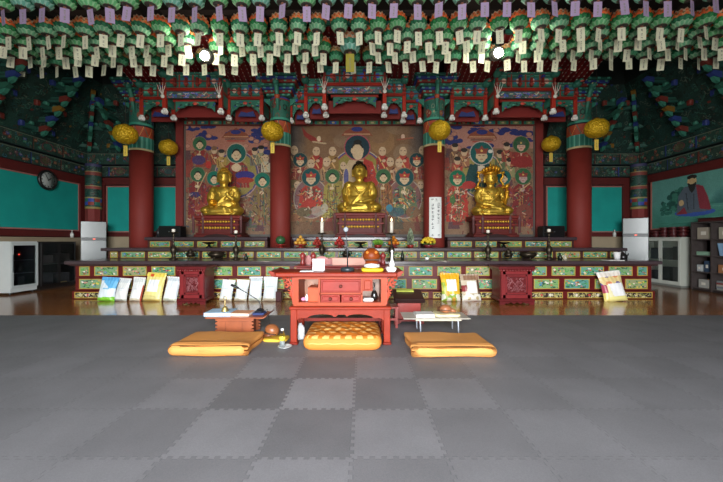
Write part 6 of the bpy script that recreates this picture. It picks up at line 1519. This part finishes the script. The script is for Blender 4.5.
# ------------------------------------------------------------------ open shelf unit
SXF, SY0, SY1, SH = 8.12, 6.72, 8.14, 1.66
t = thing('shelf_unit', 'dark grey-brown open shelf unit with square cells at the mural-side picture edge', 'shelf', (SXF, SY0, 0)); L = SY1 - SY0; c = '4a4240'; D = .38
nC = 3; cwid = L / nC
for k in range(nC + 1): y = min(max(0, k * cwid - .013), L - .026); MB(c).box(0, D, y, y + .026, .02, SH).build('upright', 'wood', t)
zs = [.05, .44, .83, 1.22, SH - .026]
for z in zs: MB(c).box(.002, D, .0265, L - .0265, z, z + .026).build('shelf_board', 'wood', t)
MB('332d2b').box(D, D + .012, 0, L, .02, SH).build('back_panel', 'wood', t)
MB('2a2523').box(.02, D, .01, L - .01, 0, .05).build('base', 'wood', t)
def cell(ci, ri): return SY0 + cwid * (ci + .5), zs[ri] + .027
NMc = ['nearest', 'middle', 'farthest']; NMr = ['bottom', 'second', 'third', 'top']
def shelf_box(ci, ri, w, h, c, name, desc, d=.26, dy=0, cat='box', m_='paper'):
    y, z = cell(ci, ri); w = min(w, cwid - .06)
    t = thing(name, '%s in the %s cell, %s column of the open shelves' % (desc, NMr[ri], NMc[ci]), cat, (SXF + .2, y + dy, z))
    MB(c).box(-d / 2, d / 2, -w / 2, w / 2, 0, h, .006).build('body', m_, t)
    if h > .1: MB('d0cabb').box(-d / 2 - .002, -d / 2 - .0005, -w * .2, w * .2, h * .35, h * .65).build('label_patch', 'paper', t)
    return t
shelf_box(2, 3, .3, .28, '9a9080', 'storage_box', 'pale beige box'); shelf_box(1, 3, .28, .27, 'a09a88', 'storage_box', 'tall beige box')
shelf_box(2, 2, .34, .09, '7ea088', 'folded_cloth', 'low pale green folded cloth', cat='cloth', m_='cloth'); shelf_box(1, 2, .2, .24, '8a8680', 'storage_box', 'grey box', dy=-.08)
t = thing('blue_folder', 'pale blue folder leaning in the open shelf unit', 'folder', (SXF + .17, cell(1, 2)[0] + .1, cell(1, 2)[1] + .004)); MB('7c9cb8').box(-.1, .1, -.012, .012, 0, .29).xf(Matrix.Rotation(-.2, 4, 'X')).build('cover', 'paper', t)
shelf_box(2, 1, .12, .16, 'a8acac', 'tissue_box', 'white tissue box', dy=.1); shelf_box(2, 1, .14, .26, '2c4058', 'blue_bag', 'dark blue bag', dy=-.08, cat='bag', m_='cloth'); shelf_box(1, 1, .3, .19, '9c6a44', 'cardboard_box', 'brown cardboard box')
shelf_box(2, 0, .24, .2, '9a9890', 'storage_box', 'pale grey box'); 
y, z = cell(1, 0)
for k, c in enumerate(('8a8c84', '6a7078', '9a9488', '7c3a38', '70787a')):
    t = thing('book', '%s book from the bottom of the stack in the open shelf unit' % ORD[k], 'book', (SXF + .17, y + .01 * (k % 2), z + .042 * k), .05 * (k % 3 - 1), 'stacked books on the shelf unit')
    MB('d8d4c8').box(-.12, .12, -.155, .155, .004, .037).build('pages', 'paper', t); MB(c).box(-.123, .123, -.16, .16, .037, .041).box(-.123, .123, -.16, .16, 0, .004).box(-.124, -.119, -.16, .16, 0, .041).build('cover', 'paper', t)
for ri in range(4): shelf_box(0, ri, .28, .22, ('8a8478', '70685c', '8c8c88', '7c7064')[ri], 'storage_box', ('beige box', 'brown box', 'grey box', 'drab box')[ri])
t = thing('long_box', 'long dark red box lying along the top of the open shelf unit', 'box', (SXF + .2, 7.55, SH + .001)); MB('4a1d1c').box(-.12, .12, -.5, .5, 0, .07, .008).build('body', 'lacquer', t); MB('3a1616').box(-.13, .13, -.52, .52, .071, .09, .004).build('lid', 'lacquer', t)
# ================================================================== CAMERA AND LIGHT
cam = bpy.data.cameras.new('camera'); co = bpy.data.objects.new('camera', cam); COL.objects.link(co)
co.location = (0, 0, HC); co.rotation_euler = (PI / 2, 0, 0); cam.sensor_width = 36; cam.lens = 36 * F / 723; cam.clip_start = .05; scn.camera = co
w = bpy.data.worlds.new('daylight'); scn.world = w; w.use_nodes = True; bg = w.node_tree.nodes['Background']; bg.inputs['Strength'].default_value = 33.0
N, L = w.node_tree.nodes, w.node_tree.links                     # bright overcast sky above a darker courtyard
tc = N.new('ShaderNodeTexCoord'); sp = N.new('ShaderNodeSeparateXYZ'); mr = N.new('ShaderNodeMapRange'); mr.interpolation_type = 'SMOOTHSTEP'
mr.inputs['From Min'].default_value = -.12; mr.inputs['From Max'].default_value = .1
mx = N.new('ShaderNodeMix'); mx.data_type = 'RGBA'; mx.inputs['A'].default_value = (.36, .345, .31, 1); mx.inputs['B'].default_value = (.92, .96, 1.0, 1)
L.new(tc.outputs['Generated'], sp.inputs[0]); L.new(sp.outputs['Z'], mr.inputs['Value']); L.new(mr.outputs['Result'], mx.inputs['Factor']); L.new(mx.outputs['Result'], bg.inputs['Color'])
def portal(x0, x1, z0, z1, y):
    l = bpy.data.lights.new('door_portal', 'AREA'); l.shape = 'RECTANGLE'; l.size = x1 - x0; l.size_y = z1 - z0; l.cycles.is_portal = True
    o = bpy.data.objects.new('door_portal', l); COL.objects.link(o); o.location = ((x0 + x1) / 2, y, (z0 + z1) / 2); o.rotation_euler = (PI / 2, 0, 0)
portal(DX0, DX1, .0, DZ, YF - .1)
for px, py, e in ((206, 56, 22), (497.5, 53, 22)):
    l = bpy.data.lights.new('flood', 'POINT'); l.energy = e; l.color = (1, .93, .8); l.shadow_soft_size = .05
    o = bpy.data.objects.new('flood', l); COL.objects.link(o); o.location = (S(px, 6.66), 6.66 - .22, Z(py, 6.66) - .06)
scn.view_settings.view_transform = 'Standard'; scn.view_settings.look = 'None'; scn.view_settings.gamma = 1; scn.view_settings.exposure = 0.0
scn.cycles.max_bounces = 6; scn.cycles.diffuse_bounces = 4; scn.cycles.use_denoising = True; scn.cycles.sample_clamp_indirect = 6
